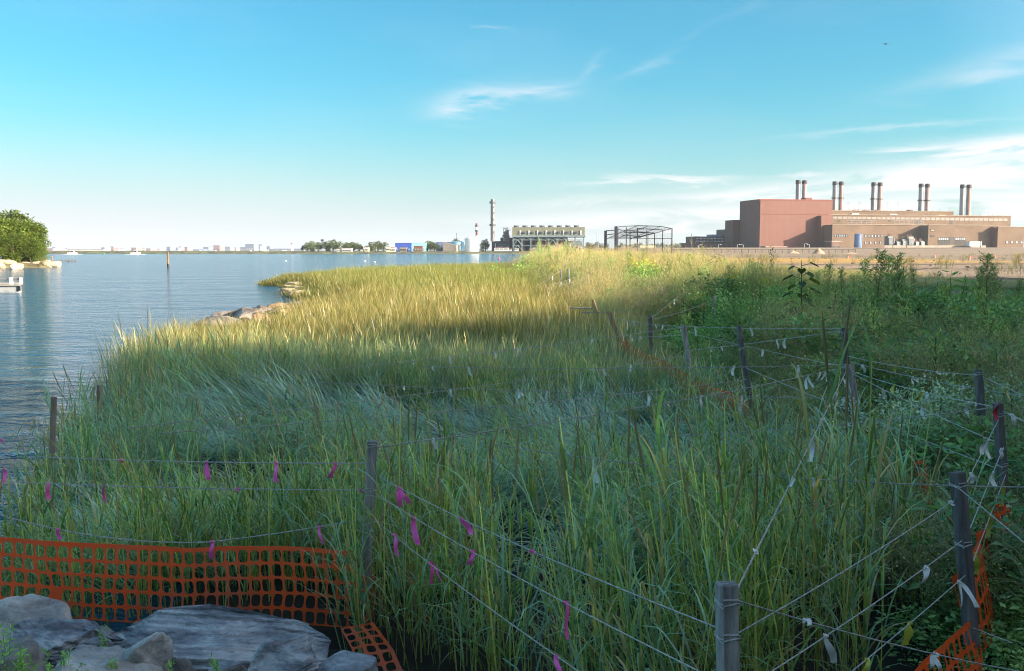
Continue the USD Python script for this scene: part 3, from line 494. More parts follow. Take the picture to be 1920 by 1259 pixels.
# ------------------------------------------------------------------ stakes
STAKE = {}; M_BROWNSTAKE = mat('brown_grey_wood', lin(150, 136, 118), lin(104, 94, 80), 14, .85, .6, 60, stretch=(3, 3, .25), dist=.004)
def stake(key, label, top, foot, w, material, wraps=(), d2=None):
    """square wooden stake; top and foot are points, w its thickness; wraps: heights (0 top .. 1) where string is tied round it"""
    top, foot = np.asarray(top, float), np.asarray(foot, float); L = np.linalg.norm(top - foot); ax = nrm(top - foot)
    t = thing('stake', label, 'stake', foot)
    rng = np.random.default_rng(abs(hash(key)) % 1000 if False else sum(map(ord, key)))
    a = nrm(np.cross(ax, [0, 1, 0.05])); b = np.cross(ax, a); yaw = rng.uniform(-.3, .3); a, b = a * math.cos(yaw) + b * math.sin(yaw), b * math.cos(yaw) - a * math.sin(yaw)
    hw, hd = w / 2, (d2 or w) / 2; ch = w * .14
    ring = [(hw - ch, hd), (-hw + ch, hd), (-hw, hd - ch), (-hw, -hd + ch), (-hw + ch, -hd), (hw - ch, -hd), (hw, -hd + ch), (hw, hd - ch)]
    hs = np.linspace(0, L - ch * .6, 9); V = []
    for i, h in enumerate(hs):
        off = rng.normal(0, w * .02, 2)
        for p in ring: V.append(ax * h + a * (p[0] + off[0]) + b * (p[1] + off[1]))
    for p in ring: V.append(ax * (L + rng.normal(0, w * .03)) + a * p[0] * .88 + b * p[1] * .88)
    n = len(hs) + 1; F = [[i * 8 + j, i * 8 + (j + 1) % 8, (i + 1) * 8 + (j + 1) % 8, (i + 1) * 8 + j] for i in range(n - 1) for j in range(8)]
    V = np.array(V); mb = MB().add(V, F); k = (n - 1) * 8
    mb.add(np.vstack([V[k:k + 8], V[k:k + 8].mean(0)]), np.array([[8, j, (j + 1) % 8] for j in range(8)])); mb.build('post', material, t, smooth=40)
    for q in wraps:
        m = MB(); h0 = L * (1 - q)
        for e in range(2):
            pts = [ax * (h0 + (e - .5) * .009 + .006 * math.sin(j * 1.3 + e)) + (a * p[0] + b * p[1]) * 1.07 for j, p in enumerate(ring + ring[:1])]; m.tube(pts, .0022, 5)
        m.build('string_wrap', M_STRING, t)
    STAKE[key] = (top, foot); return t
def foot_at(top, px_b, py_b, Y): return at(px_b, py_b, Y)
stake('front', 'thick pale grey square post with two string wraps in the right foreground', at(1363, 1093, 2.08), at(1366, 1500, 2.02), .043, M_STAKE, (.09, .25))
stake('left', 'grey leaning stake beside the end of the orange netting', at(699, 827, 4.0), at(683, 1130, 3.98), .042, M_STAKE, (.03, .3, .55))
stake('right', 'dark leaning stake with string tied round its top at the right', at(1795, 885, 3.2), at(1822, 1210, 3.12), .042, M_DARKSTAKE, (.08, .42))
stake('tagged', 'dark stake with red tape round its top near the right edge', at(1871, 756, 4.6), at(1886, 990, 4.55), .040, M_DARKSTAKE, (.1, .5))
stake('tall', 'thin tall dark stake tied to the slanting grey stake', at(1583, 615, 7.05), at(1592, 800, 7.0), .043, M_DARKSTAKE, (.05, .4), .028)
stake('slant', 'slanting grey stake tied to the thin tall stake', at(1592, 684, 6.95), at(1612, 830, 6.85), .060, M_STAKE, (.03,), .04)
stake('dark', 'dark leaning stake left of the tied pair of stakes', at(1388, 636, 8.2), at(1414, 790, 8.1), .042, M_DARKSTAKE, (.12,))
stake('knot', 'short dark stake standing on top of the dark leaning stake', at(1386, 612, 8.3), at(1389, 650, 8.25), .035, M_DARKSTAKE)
stake('mid', 'grey blue stake in the middle of the string fence', at(1281, 610, 10), at(1298, 720, 9.9), .048, M_STAKE, (.03,))
stake('thin', 'thin dark stake between the sunlit slat and the grey blue stake', at(1219, 592, 12), at(1221, 665, 12), .045, M_DARKSTAKE, (.05,))
stake('slat', 'sunlit pale wooden slat leaning over the far orange netting', at(1143, 586, 13), at(1164, 645, 12.9), .065, M_PALEWOOD, (), .02)
stake('broken', 'broken pale reed like slat behind the sunlit slat', at(1111, 562, 16.5), at(1126, 604, 16.4), .05, M_PALEWOOD, (), .018)
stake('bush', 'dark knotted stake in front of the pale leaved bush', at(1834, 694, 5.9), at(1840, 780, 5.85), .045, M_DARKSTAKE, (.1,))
stake('waterside', 'brown stake at the water edge on the left', at(101, 745, 5.7), at(98, 850, 5.66), .030, M_BROWNSTAKE)
stake('grassy', 'dark stake half hidden in the reeds by the water', at(186, 722, 8.2), at(187, 790, 8.15), .032, M_BROWNSTAKE)
for k, (lab, px, py, Y) in {'lit_a': ('small sunlit stake tied with an orange ribbon in the bank weeds', 1240, 538, 18), 'lit_b': ('small dark stake right of the orange ribboned stake', 1279, 543, 16.5), 'lit_c': ('small sunlit stake at the right end of the far strings', 1338, 556, 15.5), 'far_a': ('tiny grey stake among the far bank weeds', 1051, 505, 30), 'far_b': ('tiny pale stake right of the far grey stake', 1066, 503, 29), 'far_c': ('tiny stake at the start of the far bank strings', 1102, 514, 26)}.items():
    stake(k, lab, at(px, py, Y), at(px + 1, py + 34 * 16 / Y + 4, Y), .05, M_STAKE if 'dark' not in lab else M_DARKSTAKE)
m = MB(); a, b = at(1058, 577, 17), at(1113, 586, 16.6)
stake('bar_top', 'grey white horizontal slat lying over the reeds', at(1060, 577, 17), at(1112, 579, 16.8), .026, M_STAKE, (), .02)
stake('bar_low', 'lower white slat lying over the reeds beside the broken slat', at(1090, 587, 16.2), at(1138, 586, 15.8), .026, M_STAKE, (), .02)

# ------------------------------------------------------------------ strings and ribbons
SNAMES = {}
def string(label, p0, p1, sag=.015, flags=(), r=.0019, place=None):
    p0, p1 = np.asarray(p0, float), np.asarray(p1, float); t = np.linspace(0, 1, 15); P = p0 + (p1 - p0) * t[:, None]; P[:, 2] -= sag * 4 * t * (1 - t)
    tag(MB().tube(P, r * (.78 if r >= .0024 else 1.35), 5).build('string', M_STRING, smooth=True), label, 'string', 'strings tied between the stakes')
    scr = np.array([[CX + FPX * (q[0] / (q[1] * math.cos(TH) - (q[2] - CAMZ) * math.sin(TH))), 0] for q in P])[:, 0]
    place = place or label
    byc = {}
    for f in sorted(flags): byc.setdefault(f[2], []).append(f)
    for colr, fl in byc.items():
        for i, (px, ln, _c, *rest) in enumerate(fl):
            dx = rest[0] if rest else 0; double = len(rest) > 1 and rest[1]
            o = np.argsort(scr); q = np.array([np.interp(px, scr[o], P[o, k]) for k in range(3)])
            cname = {'p': 'pink', 'w': 'white', 'y': 'yellow', 'o': 'orange', 'g': 'yellow green'}[colr]
            pos = '' if len(fl) == 1 else (', leftmost' if i == 0 else ', rightmost' if i == len(fl) - 1 else f', {ordn(i)} from left')
            size = 'long' if ln > 34 else 'small' if ln < 12 else 'short' if ln < 20 else ''
            ribbon(f'{size} {cname} ribbon{pos} on the {place}'.strip(), q, ln * q[1] / FPX, colr, dx * q[1] / FPX, int(px * 7 + i), double)
def ribbon(label, top, length, colr, dx, seed, double=False, wide=None):
    rng = np.random.default_rng(seed); mb = MB(); w = wide or rng.uniform(.017, .026) * (1 if length > .05 else .7)
    for e in range(2 if double else 1):
        K = 8; t = np.linspace(0, 1, K); L = length * (1 if e == 0 else rng.uniform(.65, .95)); sw = rng.normal(0, .10, 2); dxx = dx if e == 0 else dx + rng.choice([-1, 1]) * (.35 * length + .01)
        P = top + np.stack([dxx * t + .006 * np.sin(t * 4 + seed), sw[1] * L * t + .008 * np.sin(t * 5 + seed * 2), -L * t + .006], -1)
        ang = rng.uniform(-.7, .7) + rng.uniform(-1.0, 1.0) * t; side = np.stack([np.cos(ang), np.sin(ang), .15 * np.sin(seed + t * 3)], -1)
        W = w * np.minimum(1, .30 + t * 2.2) * (.9 + .15 * np.sin(t * 7 + seed))
        v, f, _ = strips(P[None], W[None], side[None]); mb.add(v, f); mb.add(v + nrm(np.cross(side, [0, 0, 1])).repeat(2, 0) * .0008, f[:, ::-1])
    mb.tube([top + [-.004, 0, .004], top + [.003, -.004, 0], top + [.0, .004, -.006]], .0035, 5)
    tag(mb.build('ribbon', {'p': M_PINK, 'w': M_WHITER, 'y': M_YELR, 'o': M_ORANGER, 'g': M_YELR, 'r': M_REDR}[colr], smooth=True), label, 'ribbon')
s_ = string
s_('thick top string from left stake down to front post', at(706, 892, 4.0), at(1347, 1178, 2.08), .02, [(751, 38, 'p', -4, True), (865, 36, 'p', 18), (1000, 7, 'p')], .0024, 'top string from left stake to front post')
s_('middle string from left stake down to front post', at(705, 926, 4.0), at(1347, 1277, 2.07), .02, [(776, 55, 'p', 6), (885, 30, 'p', -2), (1060, 75, 'p', 8)], .0024, 'middle string from left stake to front post')
s_('lowest string from left stake down past front post', at(702, 975, 3.99), at(1347, 1437, 2.05), .02, [(738, 44, 'p', 10), (806, 46, 'p', 6, True), (1045, 40, 'p', 8)], .0024, 'lowest string from left stake')
s_('thick rope like string from front post up to tied pair of stakes', at(1382, 1106, 2.08), at(1590, 690, 6.95), .0, [(1417, 10, 'w'), (1488, 24, 'w', -6), (1522, 44, 'w', -2), (1541, 9, 'w', 4), (1566, 22, 'w', 6), (1580, 18, 'w', 8)], .0030, 'rope from front post to tied stakes')
s_('string from front post up to top of right stake', at(1382, 1189, 2.08), at(1795, 934, 3.2), .01, [(1784, 10, 'w')], .0024, 'string from front post to top of right stake')
s_('middle string rising to right stake from the bottom edge', at(1382, 1301, 2.06), at(1812, 1008, 3.18), .01, [(1549, 70, 'w', 22), (1735, 34, 'w', -2)], .0024, 'middle string rising to right stake')
s_('lowest string rising to right stake from the bottom edge', at(1382, 1430, 2.05), at(1817, 1073, 3.16), .01, [(1624, 45, 'y', -4), (1706, 52, 'y', -6), (1797, 52, 'w', 8, True)], .0024, 'lowest string rising to right stake')
s_('string from front post sloping down to bottom right corner', at(1384, 1127, 2.08), at(1925, 1262, 2.55), .012, [(1508, 14, 'w', 12), (1757, 36, 'w', 2, True)], .0024, 'string from front post to bottom right corner')
s_('string from right stake out through the right edge', at(1792, 911, 3.19), at(1935, 1030, 2.75), .0, [], .0024)
s_('upper string from right stake to red taped stake', at(1800, 930, 3.2), at(1873, 786, 4.58), .0, [(1821, 22, 'w', 0, True), (1852, 36, 'w', 2, True)], .0024, 'upper string between right and red taped stakes')
s_('middle string from right stake to red taped stake', at(1812, 1008, 3.18), at(1882, 838, 4.57), .0, [(1862, 30, 'w', 4), (1880, 22, 'w', -4)], .0024, 'middle string between right and red taped stakes')
s_('lowest string from right stake to red taped stake', at(1817, 1073, 3.16), at(1886, 890, 4.56), .0, [(1830, 44, 'g', 2), (1856, 42, 'g', -4), (1881, 50, 'g', -2)], .0024, 'lowest string at taped stake')
s_('short white string crossing the lowest netting at right', at(1823, 1177, 3.1), at(1898, 1206, 2.9), .0, [], .0024)
s_('string from left stake across the grass to tied pair of stakes', at(706, 839, 4.0), at(1584, 689, 6.95), .03, [(813, 22, 'w', 2), (1093, 12, 'w'), (1254, 9, 'w'), (1316, 24, 'w', -2), (1515, 28, 'w', -4, True), (1537, 17, 'w', -4), (1551, 21, 'w', -1, True)], .0021, 'long string from left stake to tied stakes')
s_('low string across the grass from the reeds to dark leaning stake', at(296, 813, 4.8), at(1400, 712, 8.1), .03, [(768, 8, 'w'), (1106, 8, 'w'), (1073, 10, 'w')], .0019, 'low string from reeds to dark leaning stake')
s_('string across the grass from the reeds to grey blue stake', at(237, 803, 4.9), at(1283, 668, 9.95), .03, [(450, 10, 'w'), (842, 14, 'w', 6), (1131, 14, 'w', 5), (1181, 15, 'w', 2)], .0019, 'string from reeds to grey blue stake')
s_('string crossing the middle grass toward tied pair of stakes', at(560, 716, 6.7), at(1605, 747, 6.9), .02, [(758, 8, 'w'), (971, 16, 'w', 2, True), (1025, 16, 'w'), (1215, 24, 'w', 2), (1493, 14, 'g', 6), (1581, 17, 'w', -1, True), (1390, 30, 'w')], .0019, 'level string across the middle grass')
s_('high string crossing the grass toward top of grey blue stake', at(420, 712, 6.8), at(1283, 613, 10), .03, [(774, 8, 'w', 2), (842, 15, 'w', 4), (926, 13, 'w', 4), (970, 16, 'w', -1), (1109, 11, 'w')], .0019, 'high string over the dark grass')
s_('level string from the grass to the top of slanting stake', at(790, 688, 7.6), at(1590, 684, 6.95), .02, [(812, 9, 'w'), (878, 17, 'w', 6), (1377, 18, 'w', -2), (1496, 24, 'w', 1)], .0019, 'level string ending at slanting stake')
s_('top string between grey blue stake and thin tall stake', at(1283, 612, 10), at(1583, 617, 7.05), .01, [(1271, 14, 'w', 0, True), (1303, 18, 'w', 2), (1407, 15, 'w', 4), (1517, 10, 'y')], .0019, 'top string between grey blue and tall stakes')
s_('sloping string from grey blue stake down to slanting stake', at(1283, 622, 10), at(1592, 690, 6.95), .01, [(1429, 14, 'w', 1), (1557, 8, 'w')], .0019, 'sloping string from grey blue stake')
s_('rising string from grey blue stake up to thin tall stake', at(1285, 658, 9.95), at(1583, 620, 7.05), .01, [(1335, 8, 'w'), (1354, 10, 'w'), (1458, 18, 'w'), (1472, 19, 'w')], .0019, 'rising string from grey blue to tall stake')
s_('string between sunlit slat and grey blue stake', at(1148, 596, 13), at(1281, 613, 10), .02, [(1175, 18, 'w', 2), (1189, 9, 'w'), (1230, 8, 'w'), (1242, 10, 'w')], .0019, 'string between sunlit slat and grey blue stake')
s_('low string between far netting and grey blue stake', at(1160, 632, 12.9), at(1284, 628, 9.97), .01, [(1170, 12, 'w'), (1186, 9, 'w'), (1200, 8, 'w')], .0019, 'low string by the far netting')
s_('sunlit string from the slat up to orange ribboned stake', at(1146, 591, 13), at(1240, 548, 18), .03, [(1184, 10, 'y'), (1238, 9, 'o')], .0024, 'sunlit string from slat')
s_('sunlit string from thin dark stake up to small dark stake', at(1220, 597, 12), at(1279, 548, 16.5), .02, [(1244, 9, 'o'), (1257, 10, 'y'), (1265, 10, 'w')], .0022, 'sunlit string from thin dark stake')
s_('sunlit string from thin dark stake to the farthest right small stake', at(1220, 600, 12), at(1338, 562, 15.5), .03, [(1229, 9, 'y'), (1316, 12, 'o'), (1322, 8, 'o')], .0022, 'sunlit string to the right small stake')
s_('far string from the reeds to the tiny grey stake', at(1005, 536, 24), at(1052, 508, 30), .02, [(1036, 7, 'w')], .0026, 'far string to the tiny grey stake')
s_('far string from the reeds to the tiny pale stake', at(1033, 534, 22), at(1088, 515, 27), .03, [(1052, 6, 'w'), (1068, 7, 'w')], .0026, 'far string to the tiny pale stake')
s_('far lower string along the weedy bank', at(1048, 536, 21), at(1103, 518, 26), .03, [(1071, 8, 'w')], .0026, 'far lower string on the bank')
s_('upper string from tied stakes to knotted stake by the bush', at(1590, 668, 7), at(1834, 704, 5.9), .02, [(1641, 10, 'y'), (1680, 13, 'y', -3), (1758, 7, 'w')], .0019, 'upper string from tied stakes to knotted stake')
s_('string from tied stakes past the bush to right edge', at(1594, 679, 6.95), at(1930, 744, 5.6), .02, [(1597, 12, 'y'), (1619, 15, 'w', 2, True), (1712, 16, 'w', 0, True), (1805, 16, 'w')], .0019, 'string from tied stakes to right edge')
s_('string from tied stakes to top of red taped stake', at(1596, 696, 6.94), at(1870, 764, 4.6), .02, [(1678, 17, 'y', -4), (1727, 20, 'y', -5), (1737, 21, 'w'), (1816, 25, 'w', 0), (1829, 8, 'w')], .0021, 'string from tied stakes to red taped stake')
s_('steep string from tied stakes down to red taped stake', at(1597, 700, 6.94), at(1872, 832, 4.58), .01, [(1655, 21, 'w', 3), (1730, 21, 'w', 0, True)], .0021, 'steep string from tied to red taped stake')
s_('long string from dark leaning stake down to red taped stake', at(1398, 690, 8.15), at(1878, 882, 4.56), .01, [(1434, 12, 'y'), (1566, 19, 'w', 1), (1558, 12, 'y')], .0021, 'long string from dark leaning to red taped stake')
s_('faint string rising through the grass to red taped stake', at(1250, 818, 5.2), at(1868, 764, 4.6), .02, [(1333, 6, 'w'), (1590, 6, 'w')], .0018, 'faint string rising to red taped stake')
s_('string from top of red taped stake out through right edge', at(1878, 770, 4.6), at(1940, 800, 4.2), .0, [(1895, 28, 'w', -2, True)], .0021, 'string right of red taped stake')
s_('string leaving right edge above the bush', at(1840, 706, 5.9), at(1940, 752, 5.2), .0, [(1889, 26, 'y', 4)], .0019, 'string from knotted stake to right edge')
s_('level string across the tall right hand grass', at(925, 834, 4.2), at(1930, 914, 3.6), .04, [(1117, 50, 'w', 2), (1524, 50, 'w', 4)], .0019, 'level string across right hand grass')
s_('upper left string from left stake to the waterside reeds', at(690, 869, 4.0), at(52, 856, 4.9), .01, [(226, 9, 'p'), (389, 36, 'p', 0), (516, 40, 'p', 3), (628, 32, 'p', -8)], .0018, 'upper string left of left stake')
s_('middle left string from left stake to the waterside reeds', at(689, 919, 4.0), at(20, 904, 4.6), .01, [(90, 32, 'p', 4), (194, 38, 'p', 1), (445, 9, 'p'), (676, 9, 'p')], .0018, 'middle string left of left stake')
s_('slack low string along the top of the orange netting', at(686, 973, 3.98), at(391, 1017, 3.9), .006, [(600, 38, 'p', 2), (396, 36, 'p', 2)], .0018, 'slack string above the netting')
s_('left end of the slack string above the netting', at(391, 1017, 3.9), at(-20, 960, 3.85), .04, [(108, 24, 'p', 3)], .0018, 'left slack string above the netting')
ribbon('pink ribbon alone above the water at the left edge', at(3, 825, 5.2), .055, 'p', .02, 5); ribbon('dark pink ribbon low in the reeds at the left edge', at(8, 880, 5.0), .08, 'p', .0, 6)
ribbon('pink tape end sticking out sideways from left stake', at(692, 920, 3.98), .012, 'p', -.04, 8, wide=.012)
ribbon('red tape wrapped and hanging from the red taped stake', at(1870, 763, 4.56), .075, 'r', .0, 9, wide=.034)
GRASS_GAIN = 2.0
# ------------------------------------------------------------------ weeds and shrubs of the bank
def leaves(mb, rng, pos, out, size, c0, c1, slim=.5, droop=.2, jit=.2):
    """one folded leaf of four faces' worth per position; out: the direction it grows"""
    n = len(pos); d = nrm(out + .55 * rng.normal(size=(n, 3)) - [0, 0, droop]); u = nrm(np.cross(d, nrm(rng.normal(size=(n, 3)) + [0, 0, 1.2]))); w = np.cross(u, d)
    L = size * rng.uniform(.6, 1.25, n)[:, None]; W = L * slim
    a, b = pos, pos + d * L; m = pos + d * L * .45; l, r = m + u * W / 2 + w * W * .18, m - u * W / 2 + w * W * .18
    v = np.stack([a, r, b, l], 1).reshape(-1, 3); i = np.arange(n)[:, None] * 4; f = np.vstack([i + [0, 1, 2], i + [0, 2, 3]])
    c = np.asarray(c0) + (np.asarray(c1) - np.asarray(c0)) * rng.uniform(size=(n, 1)); c = (LEAF_GAIN * c * (1 + jit * rng.normal(size=(n, 1)))).clip(.005, 1)
    mb.add(v, f, np.repeat(c, 4, 0))
def shrub_parts(seed, r, h, n, size, c0, c1, slim=.5, lobes=9, stems=14, flower=None):
    rng = np.random.default_rng(seed); fo, st = MB(), MB()
    cs = np.stack([rng.normal(0, r * .45, lobes), rng.normal(0, r * .45, lobes), rng.uniform(.35, .9, lobes) * h], -1); rs = rng.uniform(.28, .5, lobes) * min(r, h)
    k = rng.integers(0, lobes, n); o = nrm(rng.normal(size=(n, 3)) + [0, 0, .35]); p = cs[k] + o * (rs[k] * rng.uniform(.35, 1.08, n))[:, None]; p[:, 2] = np.maximum(p[:, 2], .03)
    leaves(fo, rng, p, o, size, c0, c1, slim)
    m = n // 5; q = np.stack([rng.normal(0, r * .5, m), rng.normal(0, r * .5, m), rng.uniform(.02, .6, m) * h], -1); leaves(fo, rng, q, nrm(rng.normal(size=(m, 3))), size, c0, c1, slim)
    for i in range(stems):
        e = cs[i % lobes] + rng.normal(0, .4, 3) * rs[i % lobes]; b = np.array([rng.normal(0, .04), rng.normal(0, .04), -.08]); mid = (b + e) / 2 + [0, 0, .1 * h]
        st.tube([b, mid, e], [.008, .006, .003], 4, lin(96, 84, 62), caps=False)
    if flower is not None:
        m = n // 3; k = rng.integers(0, lobes, m); o = nrm(rng.normal(size=(m, 3)) + [0, 0, .9]); p = cs[k] + o * (rs[k] * rng.uniform(.95, 1.15, m))[:, None]; leaves(fo, rng, p, o, size * .7, flower, flower, .7)
    return fo, st
def feather_parts(seed, h, n_br=26, c0=(.06, .095, .035), c1=(.13, .165, .07), width=.13, leaf=.03):
    """a tall narrow weed: upright stem, short side branches set with fine leaves"""
    rng = np.random.default_rng(seed); fo, st = MB(), MB(); ln = rng.normal(0, .05, 2)
    axis = lambda t: np.stack([ln[0] * h * t ** 1.5, ln[1] * h * t ** 1.5, h * t - .05], -1)
    t = np.linspace(0, 1, 7); st.tube(axis(t), .007 * (1 - .75 * t), 5, lin(110, 92, 66), caps=False)
    for i in range(n_br):
        tt = .12 + .86 * (i + rng.uniform()) / n_br; b = axis(np.array([tt]))[0]; az = i * 2.4 + rng.normal(0, .4); L = width * (1.25 - .9 * tt) * rng.uniform(.7, 1.2) * (1 if tt > .25 else .8)
        d = np.array([math.cos(az) * .75, math.sin(az) * .75, .75]); e = b + d * L; st.tube([b, (b + e) / 2 + [0, 0, .1 * L], e], [.003, .002, .001], 3, lin(96, 92, 60), caps=False)
        k = rng.integers(12, 20); u = rng.uniform(.15, 1.05, k)[:, None]; p = b + (e - b) * u; leaves(fo, rng, p, nrm(d[None] + .8 * rng.normal(size=(k, 3))), leaf, c0, c1, .28, 0)
    return fo, st
def goldenrod_parts(seed, h, plume=True, yel=(.24, .20, .025), c0=(.06, .10, .03), c1=(.11, .16, .05), stems=6, leaf=.075):
    rng = np.random.default_rng(seed); fo, st, fl = MB(), MB(), MB()
    for s in range(stems):
        a, r0 = rng.uniform(0, 6.28), rng.uniform(.0, .10); b = np.array([r0 * math.cos(a), r0 * math.sin(a), -.05]); H = h * rng.uniform(.75, 1.1); tip = b + [rng.normal(0, .10) * H, rng.normal(0, .10) * H, H]; t = np.linspace(0, 1, 5)[:, None]
        P = b + (tip - b) * t; st.tube(P, [.006, .005, .0045, .004, .002], 4, lin(104, 110, 60), caps=False); n = 34; u = rng.uniform(.1, .98, n)[:, None]; az = np.arange(n) * 2.4
        leaves(fo, rng, b + (tip - b) * u, np.stack([np.cos(az), np.sin(az), np.full(n, .35)], -1), leaf, c0, c1, .24, .1)
        if plume:
            for q in range(7):
                az = rng.uniform(0, 6.28); bb = tip - [0, 0, rng.uniform(0, .16) * 1]; e = bb + np.array([math.cos(az) * .07, math.sin(az) * .07, .05]); k = 16; u = rng.uniform(0, 1, k)[:, None]; leaves(fl, rng, bb + (e - bb) * u + rng.normal(0, .006, (k, 3)), rng.normal(size=(k, 3)), .016, yel, (.18, .165, .035), .8)
    return fo, st, fl
def panicle_parts(seed, h, n=70, c0=(.16, .14, .07), c1=(.30, .24, .13), spread=.2, fine=.004):
    """a bunch of thin grass with an airy tan haze of seed heads"""
    rng = np.random.default_rng(seed); mb = MB(); base = np.stack([rng.normal(0, spread * .5, n), rng.normal(0, spread * .5, n), np.full(n, -.05)], -1); az = rng.uniform(0, 6.28, n)
    P = ribbons(mb, rng, base, az, h * rng.uniform(.6, 1.1, n), np.abs(rng.normal(0, .16, n)), rng.uniform(.1, .7, n), np.full(n, fine), 5, (.07, .10, .035), c0)
    for j in (3, 4, 4, 4, 2):
        k = 2; b = np.repeat(P[:, j], k, 0); m = len(b); ribbons(mb, rng, b + rng.normal(0, .012, (m, 3)), rng.uniform(0, 6.28, m), .13 * rng.uniform(.5, 1.3, m), rng.uniform(.2, 1.1, m), rng.uniform(.2, 1.0, m), np.full(m, fine * .8), 3, c0, c1, taper=np.array([.5, .8, .4]))
    m = n * 7; b = P[rng.integers(0, n, m), 4] + rng.normal(0, .05, (m, 3)) - [0, 0, .04]; leaves(mb, rng, b, rng.normal(size=(m, 3)), .014, c0, c1, .5)
    return mb
def broadleaf_parts(seed, h, n=26, size=.10, c0=(.035, .075, .02), c1=(.08, .14, .04)):
    rng = np.random.default_rng(seed); fo, st = MB(), MB(); t = np.linspace(0, 1, 6); P = np.stack([.05 * h * np.sin(t * 2), .04 * h * t, h * t - .05], -1); st.tube(P, .009 * (1 - .6 * t), 5, lin(104, 96, 60), caps=False)
    for i in range(n):
        u = .25 + .73 * i / n; b = np.array([np.interp(u, t, P[:, k]) for k in range(3)]); az = i * 2.4 + rng.normal(0, .3); d = np.array([math.cos(az), math.sin(az), .25]); stalk = size * .6; e = b + d * stalk; st.tube([b, e], [.003, .0025], 3, lin(104, 110, 60), caps=False)
        # a heart shaped leaf, folded along its midrib and drooping
        u_ = nrm(np.cross(d, [0, 0, 1])); dn = nrm(d * .8 - [0, 0, .55]); up = np.cross(u_, dn); s = size * rng.uniform(.7, 1.2) * (1.1 - .4 * u)
        mid = [e - dn * .05 * s, e + dn * .35 * s, e + dn * .7 * s, e + dn * 1.05 * s]; wd = [.22, .42, .28]
        V = list(mid) + [mid[j] + dn * (-.1 * s if j == 0 else 0) + sg * u_ * wd[j] * s + up * .12 * s for sg in (1, -1) for j in range(3)]
        F = []
        for q in (4, 7): F += [[0, q, q + 1], [0, q + 1, 1], [1, q + 1, q + 2], [1, q + 2, 2], [2, q + 2, 3]]
        c = np.asarray(c0) + (np.asarray(c1) - c0) * rng.uniform(); fo.add(np.array(V), F, c)
    return fo, st
# undergrowth: leafy ground cover and thin grass that nobody could count
G1, G2 = (.030, .070, .022), (.075, .145, .045)
UNDER = [sum([[shrub_parts(400 + i, .34, .40, 460, .036, lerp(G1, (.05, .085, .03), i / 6), lerp(G2, (.12, .17, .06), i / 6), .45 + .1 * (i % 2), stems=4)[0]] for i in range(7)], [])][0]
for i in range(4):
    a_, b_ = feather_parts(408 + i, .52, 30, *(((.04, .075, .025), (.085, .14, .045)) if i % 2 else ((.07, .11, .035), (.14, .19, .065))), .15, .028); UNDER.append(MB().add(*a_.arrays()).add(*b_.arrays()))
THIN = [panicle_parts(420 + i, .62 + .1 * (i % 3), 46, fine=.0035) for i in range(4)] + [panicle_parts(430 + i, .6, 46, (.10, .13, .05), (.16, .19, .085), fine=.0045) for i in range(3)]
BANK = Polygon(EDGE[2:-1] + [(1.5, 68), (4, 76), (8, 62), (10.5, 44), (11.5, 32), (11, 24), (12, 18.5), (13, 15), (9, 9), (5, 5), (3.0, 2.4), (2.2, 2.2)]); shapely.prepare(BANK)
def canopy_cap(x, y):
    """how high the weeds grow: lower where the bank opens on to the field"""
    px = CX + FPX * x / y; return CAMZ - (np.interp(px, [900, 950, 1000, 1050, 1150, 1300, 1400, 1500, 1600, 1700, 1800, 1920], [500, 490, 482, 480, 487, 492, 508, 522, 538, 548, 552, 550]) - HOR) / FPX * y
rng = np.random.default_rng(77)
xs_, ys_ = zip(*[scatter(rng, BANK, 1, 10, 2.2, 10, 22), scatter(rng, BANK, 1, 13, 10, 22, 9), scatter(rng, BANK, 0, 13, 22, 76, 4.0)])
x, y = np.concatenate(xs_), np.concatenate(ys_); k = inview(x, y, 1.2); x, y = x[k], y[k]; n = len(x)
e = dist_line(EDGELINE, x, y); hh = (.50 + .55 * fb(x, y, .35, 71)) * (.55 + .45 * ss(.1, 1.6, e)) * np.interp(y, [2.5, 6, 12, 25, 60], [.62, .72, .8, 1.0, 1.25]); u = fb(x, y, .22, 81)
hh *= 1 - .45 * ss(1.2, .0, shapely.distance(BANK.boundary, shapely.points(x, y))) * (y > 14)
zg = ground_z(x, y); hh = np.minimum(hh, np.maximum(canopy_cap(x, y) - zg, .10))
idx = np.clip((u * 1.6 - .3) * 7 + rng.normal(0, 1.2, n), 0, 6).astype(int); fe_ = rng.uniform(size=n) < .15 + .5 * ss(.45, .6, fb(x, y, .5, 87)); idx = np.where(fe_, 7 + np.where(fb(x, y, .3, 88) + rng.normal(0, .08, n) > .5, 0, 1) + 2 * rng.integers(0, 2, n), idx); hh = np.where(fe_, hh * rng.uniform(.85, 1.35, n), hh * rng.uniform(.6, 1.1, n))
instancer('weed_thicket', UNDER, np.stack([x, y, ground_z(x, y) - .03], -1), rng.uniform(0, 6.28, n), rng.uniform(0, 6.28, n), np.abs(rng.normal(0, .12, n)), np.clip(rng.normal(1.05, .2, n), .6, 1.6) * np.interp(y, [0, 20, 60], [.85, 1, 1.35]), idx, 'dense green weeds covering the bank right of the marsh', M_LEAF, hh / .55)
xs_, ys_ = zip(*[scatter(rng, BANK, 1, 10, 3.8, 10, 13), scatter(rng, BANK, 1, 13, 10, 24, 12), scatter(rng, BANK, 0, 13, 24, 76, 4.5)])
x, y = np.concatenate(xs_), np.concatenate(ys_); k = inview(x, y, 1.0) & (fb(x, y, .28, 91) + .14 * ss(14, 30, y) > .46); x, y = x[k], y[k]; n = len(x)
dry = ss(15, 24, y) * .65 + .25
